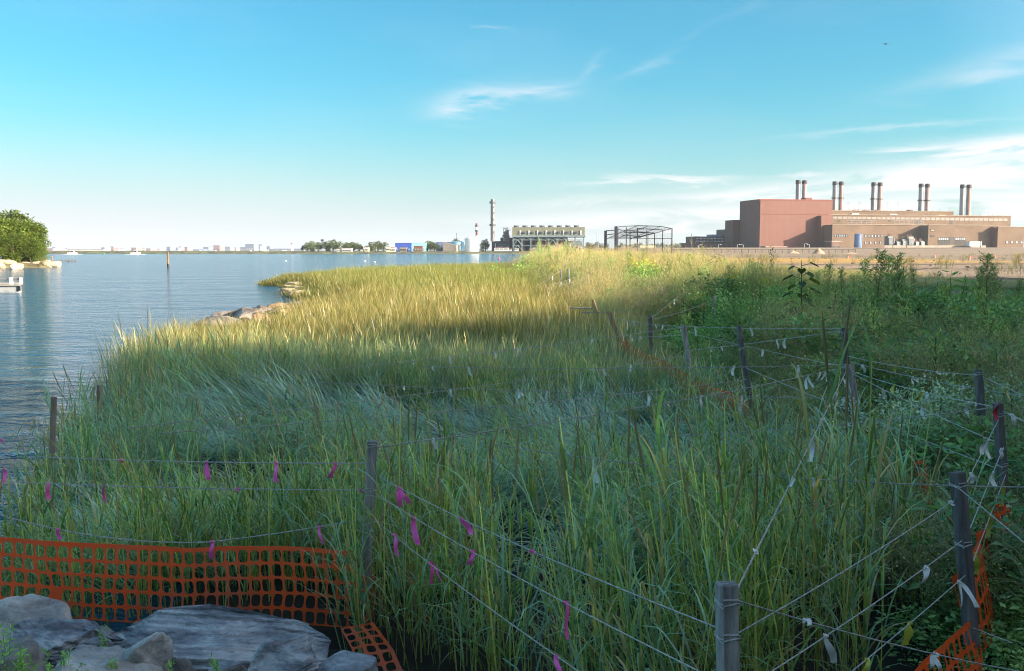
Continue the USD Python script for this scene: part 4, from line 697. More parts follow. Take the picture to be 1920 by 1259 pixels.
th = np.interp(y, [4, 10, 25, 60], [.50, .65, .85, 1.0]) * (.8 + .3 * ss(.3, 1.4, dist_line(EDGELINE, x, y))); th = np.minimum(th, np.maximum(canopy_cap(x, y) + .02 * y * .25 - ground_z(x, y), .12))
instancer('thin_weed_grass', THIN, np.stack([x, y, ground_z(x, y)], -1), rng.uniform(0, 6.28, n), rng.uniform(0, 6.28, n), np.abs(rng.normal(0, .1, n)), np.clip(rng.normal(1, .15, n), .6, 1.4), np.where(rng.uniform(size=n) < dry, rng.integers(0, 4, n), 4 + rng.integers(0, 3, n)), 'airy tan and green grass growing between the bank weeds', M_GRASS, th / .68)

# single plants that can be told apart
PROTO = {}
def plant(species, maker, name, label, cat, px, py_top, Y, group=None, h_proto=1.0, rot=None, base=None, wscale=1.0, anchor=None):
    x = gx(px, Y, py_top); z0 = float(ground_z(np.array([x]), np.array([Y]))[0]) if base is None else base
    h = max(gz(py_top, Y) - z0, .12); s = h / h_proto; rot = (px * 37) % 360 if rot is None else rot
    if species not in PROTO:
        t = thing(name, label, cat, (x, Y, z0), rot, group); UsdGeom.Xformable(t).AddScaleOp(opSuffix='place').Set((float(s * wscale),) * 2 + (float(s),))
        for pn, mb, m_ in maker(): mb.build(pn, m_, t, tint=True)
        PROTO[species] = t; return t
    return copy_of(PROTO[species], label, cat, (x, Y, z0), rot, (s * wscale, s * wscale, s), group, name=name)
def mk(parts, names=('foliage', 'stem', 'flower')):
    return lambda: [(nn, p, M_LEAF) for nn, p in zip(names, parts)]
_feather = [mk(feather_parts(500 + i, 1.0, 62, width=.20 + .03 * i, leaf=.045)) for i in range(3)]
_featherp = [mk(feather_parts(510 + i, 1.0, 30, (.10, .13, .05), (.19, .21, .09), .15, .03)) for i in range(2)]
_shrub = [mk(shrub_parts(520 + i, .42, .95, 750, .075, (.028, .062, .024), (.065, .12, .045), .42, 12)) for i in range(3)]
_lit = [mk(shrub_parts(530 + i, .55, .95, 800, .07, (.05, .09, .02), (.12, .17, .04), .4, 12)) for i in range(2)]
_pale = [mk(shrub_parts(540, .62, .95, 1500, .045, (.065, .10, .065), (.12, .165, .115), .45, 18, flower=(.15, .18, .135)))]
_gold = [mk(goldenrod_parts(550 + i, .92)) for i in range(2)]
_spike = [mk(goldenrod_parts(556, .95, False, stems=3, leaf=.11, c0=(.10, .14, .05), c1=(.19, .22, .09))[:2])]
_broad = [mk(broadleaf_parts(560, .96, 24, .15))]
_rag = [mk(goldenrod_parts(565, .95, False, stems=2, leaf=.16, c0=(.03, .07, .02), c1=(.07, .13, .04))[:2])]
FE = [(1645, 466, 13.5, 'tall bushy feathery weed rising against the sandy field, tallest of all'), (1622, 482, 13.8, 'feathery weed just left of the tallest feathery weed'), (1668, 478, 14.2, 'feathery weed just right of the tallest feathery weed'),
      (1690, 474, 13.0, 'second tall feathery weed, leaning right, in front of the green berm'), (1714, 502, 14.5, 'thin feathery weed below the green berm'), (1853, 474, 13.0, 'tall twin stemmed feathery weed at right before the sandy field'), (1838, 500, 13.4, 'shorter feathery weed at left foot of the twin stemmed weed'), (1868, 498, 13.6, 'shorter feathery weed at right foot of the twin stemmed weed'),
      (1555, 492, 15, 'dark feathery weed below the first pair of smokestacks'), (1580, 500, 14.6, 'feathery weed between the two dark weeds under the smokestacks'), (1535, 506, 15.5, 'feathery weed at left of the dark weeds under the smokestacks'), (1602, 512, 14, 'low feathery weed left of the tall weed cluster'), (1908, 522, 12.5, 'small brown feathery weed at the right edge of the field')]
for i, (px, py, Y, lab) in enumerate(FE): plant(f'fe{i % 3}', _feather[i % 3], 'feathery_weed', lab, 'weed', px, py, Y, 'feathery weeds along the field', wscale=1.15 if i in (0, 3, 5) else .95)
FP_ = [(1410, 540, 14, 'sunlit pale feathery weed with upright plumes'), (1250, 462, 30, 'sunlit pale feathery weed before the low dark offices'), (1295, 466, 28, 'pale pointed weed left of the red building, before the fence'), (1321, 460, 27, 'pale pointed weed before the dark office blocks'), (1240, 474, 33, 'bright pale green weed standing in front of the batting cage'),
       (1140, 476, 36, 'pale green weed at the foot of the left cage post'), (1605, 560, 10.5, 'tall light green weed in the shade left of the tied stakes'), (1585, 540, 11.5, 'light green slender weed above the thin tall stake'), (1832, 590, 9.5, 'broad patch of yellow green feathery weed at right'), (1795, 610, 9, 'yellow green feathery weed left of the broad patch'), (1705, 640, 8.4, 'grey green feathery weed above the pale bush')]
for i, (px, py, Y, lab) in enumerate(FP_): plant(f'fp{i % 2}', _featherp[i % 2], 'pale_weed', lab, 'weed', px, py, Y, 'pale feathery weeds', wscale=1.2)
SH = [(1660, 545, 11.5, 'dark broad shrub behind the tied stakes, in deep shade'), (1720, 560, 11, 'dark green shrub with long leaves right of the deep shade shrub'), (1770, 600, 9, 'round dark shrub above the pale bush'), (1880, 560, 10.5, 'dark shrub at right edge under the sandy field'), (1640, 640, 8.5, 'bright green shrub just right of the tied stakes'), (1690, 690, 7.6, 'leafy green shrub left of the pale bush'),
      (1880, 640, 8, 'dark shrub behind the red taped stake'), (1560, 590, 10, 'dark bush left of the thin tall stake'), (1480, 590, 11, 'blue green shrub between dark leaning stake and tied stakes'), (1365, 520, 17, 'dark bush below the red building, at the edge of shade'), (1440, 545, 15, 'dark leafy bush beside the sunlit pale weed'), (1340, 545, 16, 'blue green bush behind the far small stakes'),
      (1180, 545, 21, 'grey green bush behind the sunlit slat'), (1400, 500, 20, 'bush under the corner of the red building'), (1905, 800, 5.2, 'dark low shrub behind the red taped stake top'), (1700, 800, 6.0, 'dark shrub under the pale bush'), (1910, 930, 3.9, 'dark low weed in the bottom right corner of shade')]
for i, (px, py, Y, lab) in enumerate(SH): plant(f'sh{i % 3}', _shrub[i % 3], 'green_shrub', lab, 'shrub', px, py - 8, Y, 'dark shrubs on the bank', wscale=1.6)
LI = [(1000, 478, 45, 'sunlit round shrub at the left end of the bank'), (965, 490, 42, 'sunlit grey green shrub spilling over the marsh edge'), (1045, 474, 46, 'sunlit yellow green shrub before the truss legs'), (1105, 478, 40, 'sunlit shrub with upright leaves right of the truss building'), (1090, 490, 34, 'sunlit leafy shrub in front of the twin poles'), (1205, 486, 27, 'sunlit large leaved shrub before the batting cage'), (1225, 495, 25, 'sunlit green shrub in front of the yellow flowers'), (1170, 484, 32, 'small sunlit shrub at the foot of the dark cage post'), (1025, 492, 36, 'low sunlit shrub on the marsh side of the bank'), (1150, 500, 27, 'low sunlit shrub below the left cage post')]
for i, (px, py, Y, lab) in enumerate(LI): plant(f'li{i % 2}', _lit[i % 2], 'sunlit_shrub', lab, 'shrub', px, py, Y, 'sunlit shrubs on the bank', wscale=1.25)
PA = [(1745, 715, 6.4, 'pale grey green bush with whitish tips beside the knotted stake'), (1900, 712, 6.2, 'second pale bush at the right edge'), (1690, 745, 6.3, 'left pale bush lobe reaching toward the slanting stake')]
for i, (px, py, Y, lab) in enumerate(PA): plant('pa', _pale[0], 'pale_bush', lab, 'bush', px, py, Y, 'pale bushes', wscale=1.1 if i < 2 else .7)
GO = [(1188, 482, 28, 'yellow goldenrod left of the two tallest goldenrods'), (1200, 480, 27, 'tallest yellow goldenrod before the batting cage'), (1212, 484, 27.5, 'yellow goldenrod at the right of the group before the cage'), (1050, 490, 38, 'yellow goldenrod among the sunlit shrubs'), (1040, 497, 36, 'goldenrod below the yellow green shrub'), (1100, 502, 30, 'single goldenrod in the dry grass'), (1382, 505, 17, 'goldenrod clump in front of the red building'), (1434, 512, 16, 'small goldenrod by the dark weeds at field edge')]
for i, (px, py, Y, lab) in enumerate(GO): plant(f'go{i % 2}', _gold[i % 2], 'goldenrod', lab, 'wildflower', px, py, Y, 'yellow goldenrods')
SP = [(1383, 530, 15, 'upright leafy stalk with pale drooping leaves, below the yellow clump'), (1368, 548, 14.5, 'leafy stalk left of the pale drooping stalk'), (1245, 530, 20, 'pale yellow green stalks above the orange ribboned stake'), (1260, 534, 19, 'pale stalks right of the orange ribboned stake')]
for i, (px, py, Y, lab) in enumerate(SP): plant('sp', _spike[0], 'leafy_stalk', lab, 'weed', px, py, Y, 'pale leafy stalks')
plant('br', _broad[0], 'broadleaf_weed', 'broad leaved vine like weed with big dark leaves before the sand', 'weed', 1510, 470, 12.0, wscale=.9)
plant('br', _broad[0], 'broadleaf_weed', 'big leaved green weed in front of the chain link fence', 'weed', 1345, 470, 24, wscale=1.0)
plant('br', _broad[0], 'broadleaf_weed', 'thin single stem weed with few leaves before the red building', 'weed', 1447, 452, 22, wscale=.35)
RG = [(1758, 508, 12.0, 'leaning dark ragged weed, left of three before the field'), (1790, 506, 11.8, 'middle of three dark ragged weeds before the field'), (1818, 522, 11.6, 'right and lowest of three dark ragged weeds before the field'), (1735, 540, 11.4, 'dark ragged weed below the three at field edge'), (1775, 540, 11.2, 'spreading dark weed under the middle ragged weed')]
for i, (px, py, Y, lab) in enumerate(RG): plant('rg', _rag[0], 'ragged_weed', lab, 'weed', px, py, Y, 'dark ragged weeds before the field', wscale=1.2)
# small green weeds between the foreground stones
_spr = [mk(goldenrod_parts(570 + i, .9, False, stems=3 + i, leaf=.16, c0=(.06, .12, .03), c1=(.13, .20, .05))[:2]) for i in range(2)]
for i, (px, py, Y, lab) in enumerate([(8, 1150, 2.66, 'bright green weed in the bottom left corner, tallest of the stone weeds'), (38, 1188, 2.62, 'bright green weed clump at left before the grey rock'), (70, 1200, 2.60, 'yellow green weed tuft over the corner rock'), (118, 1205, 2.64, 'thin weed sprig in front of the dark boulder'), (195, 1160, 2.9, 'green sprig growing in the crack of the slab'), (212, 1215, 2.75, 'green sprig over the big pale rock'), (320, 1226, 2.7, 'small leafy sprig right of the pointed pale rock'), (404, 1218, 2.78, 'thin sprig before the front edge of the slab'), (20, 1222, 2.55, 'dense low green weed at the very corner'), (92, 1230, 2.55, 'low green weed left of the big pale rock'), (150, 1238, 2.56, 'small weed tuft on the big pale rock')]):
    plant(f'spr{i % 2}', _spr[i % 2], 'green_sprig', lab, 'weed', px, py, Y, 'small weeds between the stones', base=gz(py + (120 if i in (0, 1, 2, 8) else 75), Y), wscale=.7)
# ------------------------------------------------------------------ brick power station
M_RED = mat('red_cladding', lin(116, 78, 68), lin(109, 72, 63), .9, .8, stretch=(1, 1, .015), detail=6.0)
M_REDTRIM = mat('red_trim', lin(128, 70, 62), None, .1, .8)
def brickmat(name, a, b, mortar):
    N = {'g': ('geometry', {}), 's': ('separate_xyz', {}), 'ad': ('math', dict(math_type='add')), 'c': ('combine_xyz', {}), 'br': ('brick_texture', dict(color1=a, color2=b, mortar=mortar, scale=1.0, mortar_size=.012, brick_width=.9, row_height=.3)), 'n': ('noise_texture', dict(scale=.12, detail=5.0)), 'ov': ('mix', dict(mix_type='overlay', fac=.35)), 'p': ('principled_bsdf', dict(roughness=.85, specular_ior_level=.2))}
    L = [('g.position', 's.vector'), ('s.x', 'ad.value1'), ('s.y', 'ad.value2'), ('ad.value', 'c.x'), ('s.z', 'c.y'), ('c.vector', 'br.vector'), ('g.position', 'n.vector'), ('br.color', 'ov.color1'), ('n.fac', 'ov.color2'), ('ov.color', 'p.base_color')]
    return usdkit.material(stage, '/World/Looks/' + name, N, L, surface='p.BSDF')
M_BRICK = brickmat('brown_brick', lin(116, 97, 82), lin(106, 88, 75), lin(124, 108, 94))
M_COPING = mat('stone_coping', lin(144, 130, 116), lin(128, 115, 102), .3, .8)
M_LOUVRE = mat('grey_louvre', lin(140, 134, 128), lin(112, 106, 102), .5, .6, stretch=(1, 1, 6))
M_DARK = mat('dark_opening', lin(46, 42, 44), lin(34, 32, 34), .4, .6)
M_WIN = mat('window_glass', lin(186, 196, 208), lin(110, 122, 136), .5, .25)
M_STACK = mat('pale_steel_stack', lin(146, 140, 142), lin(120, 116, 118), .12, .32, metallic=.75)
M_STACKCAP = mat('soot_black', lin(46, 44, 48), None, .5, .7)
M_STRIPE = mat('red_ladder', lin(140, 74, 66), lin(120, 60, 54), .5, .6)
M_FANX = mat('grey_transformer_paint', lin(112, 116, 120), lin(92, 96, 100), .8, .6)
M_PALE_BOX = mat('cream_metal', lin(222, 214, 186), lin(200, 192, 166), .4, .6)
M_BLUETANK = mat('blue_grey_tank', lin(104, 128, 162), lin(84, 108, 142), .3, .45)
M_DKBRICK = mat('dark_brown_brick', lin(112, 84, 76), lin(94, 70, 64), .3, .85)
M_CONC = mat('pale_concrete', lin(150, 142, 132), lin(130, 122, 113), .3, .85)
PHI = math.radians(11); tx = np.array([math.cos(PHI), math.sin(PHI)]); inw = np.array([-math.sin(PHI), math.cos(PHI)])
ORG = np.array([gx(1422, 480), 480.0])
def along(px, dep=0.0):
    """distance along the facade line at setback dep where the pixel column meets it"""
    u = (px - CX) / FPX; o = ORG + inw * dep; return (u * o[1] - o[0]) / (tx[0] - u * tx[1])
def yat(px, dep): return (ORG + inw * dep + tx * along(px, dep))[1]
def zpx(px, py, dep): return gz(py, yat(px, dep))
plant_t = thing('power_station', 'long brown brick power station with tall red clad block and five pairs of smokestacks', 'power station', (ORG[0], ORG[1], 0), math.degrees(PHI))
def blk(name, pxa, pxb, py, dep, depth, m, zb=None, py_px=None, label=None, z0=1.5, parent=None, ext=(0, 0)):
    a, b = along(pxa, dep) - ext[0], along(pxb, dep) + ext[1]; z = zpx(py_px or pxa, py, dep)
    return MB().box((a, dep, z0 if zb is None else zb), (b, dep + depth, z)).build(name, m, parent or plant_t, label=label)
red = blk('red_block', 1422, 1536, 373.5, 0, 24, M_RED, ext=(0, 6), label='tall red clad boiler house block')
zr = zpx(1422, 373.5, 0)
MB().box((-.15, -.12, zr - .6), (along(1536) + 6, -.003, zr)).build('coping', M_REDTRIM, red)
MB().box((0.1, -.16, zpx(1422, 400.5, 0) - .25), (along(1536, 0) + 6, -.004, zpx(1422, 400.5, 0))).build('ledge', M_REDTRIM, red)
blk('roof_box', 1506, 1518, 371, 5, 5, M_RED, zb=zr + .02)
blk('stair_block', 1380, 1384, 413, 25, 10, M_RED, ext=(2.5, 3))
D1 = -11.8
low = blk('low_wing', 1557, 1736, 421.8, D1, 34, M_BRICK, label='lower brick wing')
zl = zpx(1557, 421.8, D1)
blk('red_stair_tower', 1536, 1550, 404.5, D1 + 8, 14, M_RED)
mid = blk('middle_tier', 1550, 1889, 403.5, D1 + 12, 24, M_BRICK, ext=(0, 0))
zm_ = zpx(1550, 403.5, D1 + 12)
top_ = blk('upper_tier', 1541, 1782, 395.6, D1 + 17, 16, M_BRICK)
zt_ = zpx(1541, 395.6, D1 + 17)
D2 = D1 - 7.0
bay2 = blk('projecting_bay', 1736, 1866, 422.8, D2, 30, M_BRICK, label='projecting brick bay')
zb2 = zpx(1736, 422.8, D2)
D3 = D2 - 4.5
end = blk('end_wing', 1866, 1915, 426.5, D3, 36, M_BRICK, label='low brick end wing')
ze = zpx(1866, 426.5, D3)
blk('red_fin', 1858, 1865.5, 426, D2 - 2.2, 2.1, M_REDTRIM)
for (a, b, z, dep, par) in ((1557, 1736, zl, D1, low), (1550, 1889, zm_, D1 + 12, mid), (1541, 1782, zt_, D1 + 17, top_), (1736, 1866, zb2, D2, bay2), (1866, 1915, ze, D3, end)):
    MB().box((along(a, dep) - .1, dep - .25, z + .004), (along(b, dep) + .1, dep + .5, z + .35)).build('coping', M_COPING, par)
def slot(par, pxa, pxb, pya, pyb, dep, m, name='window', frame=True, out=.12):
    a, b = along(pxa, dep), along(pxb, dep); za, zb_ = zpx(pxa, pyb, dep), zpx(pxa, pya, dep)
    w = MB().box((a, dep - .05, za), (b, dep - .01, zb_)).build(name, m, par)
    return w
def row(par, px0, px1, n, w, pya, pyb, dep, m=M_WIN):
    for i in range(n):
        p = px0 + (px1 - px0) * i / max(n - 1, 1); a, b = along(p - w / 2, dep), along(p + w / 2, dep); za, zb_ = zpx(p, pyb, dep), zpx(p, pya, dep)
        m2 = MB(); m2.box((a - .15, dep - .14, za - .15), (b + .15, dep - .012, za)).box((a - .15, dep - .14, zb_), (b + .15, dep - .012, zb_ + .15)).box((a - .15, dep - .14, za), (a, dep - .012, zb_)).box((b, dep - .14, za), (b + .15, dep - .012, zb_))
        m2.build('window_frame', M_DARK, par); MB().box((a, dep - .06, za), (b, dep - .008, zb_)).build('window_pane', m, par)
row(low, 1563, 1584, 6, 2.4, 440.5, 444, D1); row(low, 1620, 1650, 6, 2.6, 441, 444.5, D1); row(low, 1562, 1568, 2, 2.6, 452.5, 455, D1); row(low, 1620, 1648, 4, 2.8, 453.5, 457, D1)
row(bay2, 1744, 1748, 1, 7, 431, 433.5, D2, M_CONC); row(bay2, 1744, 1748, 1, 6, 442, 444, D2, M_DARK)
row(end, 1884, 1911, 4, 4, 453, 456.5, D3)
for p in (1755, 1786.5):                                           # the two big glazed bays
    row(bay2, p + 2.2, p + 17.5, 5, 3.0, 446.5, 450.2, D2); row(bay2, p + 2.2, p + 17.5, 5, 3.0, 451.6, 458.5, D2, M_DARK)
slot(bay2, 1776, 1785, 444.5, 459, D2, M_DARK, 'dark_doorway')
for p in range(1558, 1720, 9): slot(mid, p, p + 7.6, 406.5 + (p - 1558) * .012, 410.5 + (p - 1558) * .012, D1 + 12, M_LOUVRE, 'louvre')
for p in range(1722, 1884, 9): slot(mid, p, p + 7.6, 408.2 + (p - 1722) * .012, 413 + (p - 1722) * .012, D1 + 12, M_LOUVRE, 'louvre')
for p in (1566, 1585, 1599, 1616, 1660, 1714, 1775): slot(mid, p, p + 5.5, 413.5, 416 if p < 1700 else 421, D1 + 12, M_DARK, 'vent_opening')
for p in (1593, 1664, 1755): blk('roof_vent', p, p + 13, 400 + (p - 1593) * .021, D1 + 14.5, 2, M_PALE_BOX, zb=zm_ + .36)
for p, w in ((1598, 7), (1617, 9), (1640, 6), (1700, 6), (1806, 16), (1862, 7)): blk('roof_hut', p, p + w, (393.5 if p < 1780 else 404.5), D1 + 20 if p < 1780 else D1 + 13, 3, M_DKBRICK, zb=(zt_ if p < 1780 else zm_) + .02)
mbp = MB(); A0, A1 = along(1582, D1 + 5), along(1640, D1 + 5)
for a0, a1 in ((along(1584, D1 + 5), along(1638, D1 + 5)), (along(1672, D1 + 5), along(1726, D1 + 5))):   # white pipe racks on the low roof
    m = MB(); h = 2.2; m.tube([(a0, D1 + 5, zl + h), (a1, D1 + 5, zl + h)], .12, 5); m.tube([(a0, D1 + 5, zl + h * .5), (a1, D1 + 5, zl + h * .5)], .07, 5)
    for q in np.linspace(a0, a1, 7): m.tube([(q, D1 + 5, zl), (q, D1 + 5, zl + h)], .09, 5)
    m.build('pipe_rack', M_GALV, plant_t)
rng = np.random.default_rng(8); m = MB()
for p in list(np.linspace(1592, 1780, 22)) + list(np.linspace(1790, 1885, 10)):
    dep = D1 + 19 if p < 1780 else D1 + 15; zz = zt_ if p < 1780 else zm_; a = along(p + rng.normal(0, 2), dep); m.tube([(a, dep, zz), (a, dep, zz + rng.uniform(.6, 2.2))], .06, 4)
m.build('roof_pipes', M_BLACKSTEEL, plant_t)
def smokestack(px, pyt, dep, w_px, ladder, ring):
    y = yat(px, dep); r = w_px / 2 * y / FPX; a = along(px, dep); zt = zpx(px, pyt, dep); zc = zt - 7 * y / FPX; zb = zt - (64 if not ring else 72) * y / FPX; lean = -.018
    st = MB(); n = 10
    prof = [(r * 1.02, 0), (r, (zc - zb))]
    v = MB().lathe(np.array([(0, 0), (r * 1.04, 0), (r, zc - zb), (0, zc - zb)]), n=20); V, F, _ = v.arrays(); sh = MB().add(V + [a, dep, zb], F).build('smokestack', M_STACK, plant_t, smooth=35)
    MB().lathe(np.array([(0, 0), (r * 1.12, 0), (r * 1.12, (zt - zc) * .72), (r * .98, zt - zc), (r * .8, zt - zc), (r * .8, (zt - zc) * .6), (0, (zt - zc) * .6)]), (a, dep, zc + .01), 20).build('cap', M_STACKCAP, sh, smooth=35)
    if ring: MB().lathe(np.array([(r * 1.06, 0), (r * 1.42, 0), (r * 1.42, .5), (r * 1.06, .5)]), (a, dep, zt - 31.5 * y / FPX), 20).build('platform', M_BLACKSTEEL, sh)
    if ladder:
        m = MB(); an = math.radians(-112)
        for q in np.arange(zb + 1, zc, 1.1): m.box((a + r * 1.02 * math.cos(an) - .5, dep + r * 1.02 * math.sin(an) - .3, q), (a + r * 1.02 * math.cos(an) + .5, dep + r * 1.02 * math.sin(an) + .1, q + .62))
        m.build('ladder', M_STRIPE, sh)
    return a, zt
for px, py, dep, ring in ((1497.2, 338.2, 14, False), (1565.5, 340.6, 14, True), (1637.6, 342.3, 14, True), (1725.8, 344.8, 14, True), (1802.8, 346.3, 14, False)):
    a1, z1 = smokestack(px - 5.9, py, dep, 8.3, False, ring); a2, z2 = smokestack(px + 5.9, py + .3, dep, 8.3, True, ring)
    MB().tube([(a1, dep, z1 - 1.0), (a2, dep, z2 - 1.0)], .16, 5).build('tie_beam', M_BLACKSTEEL, plant_t)
def wbox(name, label, cat, pxa, pxb, pyt, pyb, Y, depth, m, rot=0, group=None, extra=None, roof=None):
    """a small building or box standing at distance Y, front face between the two pixel columns"""
    xa, xb, zt, zb = gx(pxa, Y), gx(pxb, Y), gz(pyt, Y), gz(pyb, Y); t = thing(name, label, cat, ((xa + xb) / 2, Y, zb), rot, group); w = (xb - xa) / 2; h = zt - zb
    body = MB().box((-w, 0, -.4), (w, depth, h)).build('wall', m, t)
    if roof is not None: MB().box((-w - .1, -.1, h + .003), (w + .1, depth + .1, h + roof[1])).build('roof', roof[0], t)
    if extra: extra(t, w, h, depth)
    return t
def winrow(n, z0, z1, m=M_WIN, a=.92, name='window'):
    def f(t, w, h, d):
        for i in range(n):
            c = (-1 + 2 * (i + .5) / n) * w * a; hw = w * a / n * .78
            fr = MB().box((c - hw, -.10, h * z0), (c + hw, -.004, h * z1)).build(name, M_DARK if m is not M_DARK else M_LOUVRE, t); MB().box((c - hw * .86, -.14, h * (z0 + .06 * (z1 - z0))), (c + hw * .86, -.104, h * (z1 - .06 * (z1 - z0)))).build('pane', m, fr)
    return f
def both(*fs): return lambda *a: [f(*a) for f in fs]
wbox('office_block', 'dark brown office block with two white window bands left of the red building', 'building', 1300, 1367, 443.8, 456.5, 515, 14, M_DKBRICK, 8, None, both(winrow(9, .18, .38), winrow(9, .60, .80)))
wbox('low_office', 'long low dark brown building in front of the banded offices', 'building', 1284, 1386, 456, 468, 500, 9, M_DKBRICK, 8, None, winrow(10, .35, .6, M_DARK))
wbox('plant_room', 'blue grey roof plant box above the dark offices', 'building', 1331, 1352, 440.2, 444.5, 520, 6, M_BLUETANK, 8)
wbox('side_block', 'plain brown block leaning against the left side of the red building', 'building', 1359, 1382, 430.5, 464, 522, 14, M_DKBRICK, 8, None, winrow(2, .85, .92, M_DARK))
def silo(name, label, px, w, pyt, pyb, Y, m, dome=0.0, cat='tank', n=28, group=None, seams=0):
    x = gx(px, Y); r = w / 2 * Y / FPX; zb, zt = gz(pyb, Y), gz(pyt, Y); h = zt - zb; t = thing(name, label, cat, (x, Y + r, zb), 0, group)
    MB().lathe([(0, -.5), (r, -.5), (r, h - dome), (0, h - dome)], n=n).build('shell', m, t, smooth=35); a = np.linspace(0, 1, 8)
    MB().lathe(np.vstack([[(r * 1.015, h - dome + .004), (r * 1.015, h - dome + .18)], np.stack([r * (1 - a), h - dome + .18 + dome * (1 - (1 - a) ** 2)], 1)]), n=n).build('roof', m, t, smooth=35)
    for k in range(seams): MB().lathe([(r + .003, h * (k + 1) / (seams + 1)), (r + .05, h * (k + 1) / (seams + 1)), (r + .05, h * (k + 1) / (seams + 1) + .12), (r + .003, h * (k + 1) / (seams + 1) + .12)], n=n).build('seam', m, t)
    m2 = MB(); b = math.radians(-60); p = np.array([math.cos(b), math.sin(b)]) * (r + .12); m2.tube([(p[0], p[1], 0), (p[0], p[1], h)], .07, 4); m2.build('ladder_pipe', M_GALV, t); return t
silo('silo', 'upright blue grey tank against the brick power station', 1611, 14, 438.5, 470.5, 462, M_BLUETANK, .4, seams=2)
def shed(t, w, h, d):
    MB().prism([(-w * 1.08, -.3), (w * 1.08, -.3), (w * 1.08, .003)], 0, .01)
wbox('brick_shed', 'small brown shed left of the blue grey tank', 'shed', 1558, 1578, 454, 470, 463, 6, M_DKBRICK, 14, None, winrow(2, .15, .55, M_DARK), (M_CONC, .5))
wbox('gate_house', 'low flat red roofed shed at foot of the red building', 'shed', 1433, 1478, 463.2, 470.5, 462, 5, M_RED, 14, None, winrow(6, .45, .75, M_DARK), (M_CONC, .3))
wbox('cream_hut', 'small cream hut before the corner of the red building', 'hut', 1411, 1428, 467, 471.5, 455, 4, M_PALE_BOX, 10, None, winrow(2, .3, .7, M_DARK), (M_CONC, .15))
wbox('white_trailer', 'white box trailer in front of the projecting bay', 'trailer', 1816, 1842, 453.5, 460.5, 458, 3, M_WHITE, 14, None, winrow(2, .2, .8, M_GALV, .5, 'door'), (M_GALV, .1))
rng = np.random.default_rng(21)
def transformer(t, w, h, d):
    for q in range(4):
        c = (-.7 + 1.4 * q / 3) * w; m = MB(); 
        for e in range(4): m.lathe([(0, e * .3), (.22, e * .3), (.22, e * .3 + .12), (.1, e * .3 + .3), (0, e * .3 + .3)], (c, d / 2, h + .01), 8)
        m.build('bushing', M_DKBRICK, t)
    for q in range(6): c = (-.85 + 1.7 * q / 5) * w; MB().box((c - .12, -.7, h * .12), (c + .12, -.02, h * .8)).build('cooling_fin', M_GALV, t)
for i, (a, b, t_, lab) in enumerate([(1664, 1676, 443, 'tall grey transformer unit, leftmost of the yard'), (1679, 1688, 452, 'low dark transformer second in the yard'), (1690, 1700, 449, 'grey transformer third in the yard'), (1702, 1713, 444, 'cream transformer unit with red marks, fourth in the yard'), (1715, 1722, 452, 'dark transformer by the brick bay shadow'), (1725, 1732, 452, 'small transformer at right end of the yard')]):
    wbox('transformer', lab + ' of the power station', 'transformer', a, b, t_, 461.5, 460, 3, (M_FANX, M_BLACKSTEEL, M_FANX, M_LOUVRE, M_DKBRICK, M_FANX)[i], 14, None, transformer)
wl = thing('yard_wall', 'low pale concrete yard wall along the foot of the power station', 'wall', (gx(1658, 452), 452, gz(468, 452)), 13)
for i in range(12): L_ = 4.6; MB().box((i * L_, 0, -.5), (i * L_ + L_ - .06, .4, 1.9)).build('panel', M_CONC, wl)
# transmission towers behind the roof
def pylon(label, px, pyt, w, Y):
    x, zt, zb = gx(px, Y), gz(pyt, Y), 1.0; t = thing('transmission_tower', label, 'pylon', (x, Y, zb), 20, 'transmission towers behind the roof'); h = zt - zb; ww = w * Y / FPX / 2; m = MB(); lv = np.linspace(0, 1, 9); wd = lambda u: np.interp(u, [0, .7, 1], [.45, .12, .10]) * ww * 1.6
    for sx in (-1, 1):
        for sy in (-1, 1): m.tube([(sx * wd(u), sy * wd(u), h * u) for u in lv], .10, 4, caps=False)
    for a, b in zip(lv[:-1], lv[1:]):
        for sx in (-1, 1):
            m.tube([(sx * wd(a), -wd(a), h * a), (-sx * wd(b), -wd(b), h * b)], .06, 3, caps=False); m.tube([(sx * wd(a), wd(a), h * a), (-sx * wd(b), wd(b), h * b)], .06, 3, caps=False)
    m.build('lattice_mast', M_GALV, t)
    for u, k in ((.84, 1.0), (.94, .82)):
        m = MB()
        for sx in (-1, 1): m.tube([(0, 0, h * u), (sx * ww * k, 0, h * (u + .02)), (0, 0, h * (u + .06))], .08, 4, caps=False); m.tube([(sx * ww * k, 0, h * (u + .02)), (sx * ww * k, 0, h * (u - .03))], .05, 3)
        m.build('cross_arm', M_GALV, t)
for px, py, w, o in ((1540, 377, 12, 'just right of the red building'), (1589, 378.5, 15, 'left of the third smokestack pair'), (1609, 377.5, 15, 'nearest left of the third smokestack pair'), (1661, 380, 15, 'just right of the third smokestack pair'), (1682, 379, 14, 'left of the fourth smokestack pair'), (1281, 456, 4, 'left of the dark offices'), (1348, 434, 5, 'above the dark offices')):
    pylon('grey lattice transmission tower ' + o, px, py, w, 900)
def pole(name, label, cat, px, pyt, pyb, Y, r, m, arm=None, group=None):
    t = thing(name, label, cat, (gx(px, Y), Y, gz(pyb, Y)), 0, group); h = gz(pyt, Y) - gz(pyb, Y); MB().tube([(0, 0, -.4), (0, 0, h)], [r, r * .7], 6).build('shaft', m, t)
    if arm: MB().tube([(0, 0, h * .98), (arm * .5, 0, h + .15), (arm, 0, h + .1)], r * .5, 5).build('arm', m, t); MB().box((arm - .3, -.2, h), (arm + .3, .2, h + .16)).build('lamp_head', M_WHITE, t)
    return t
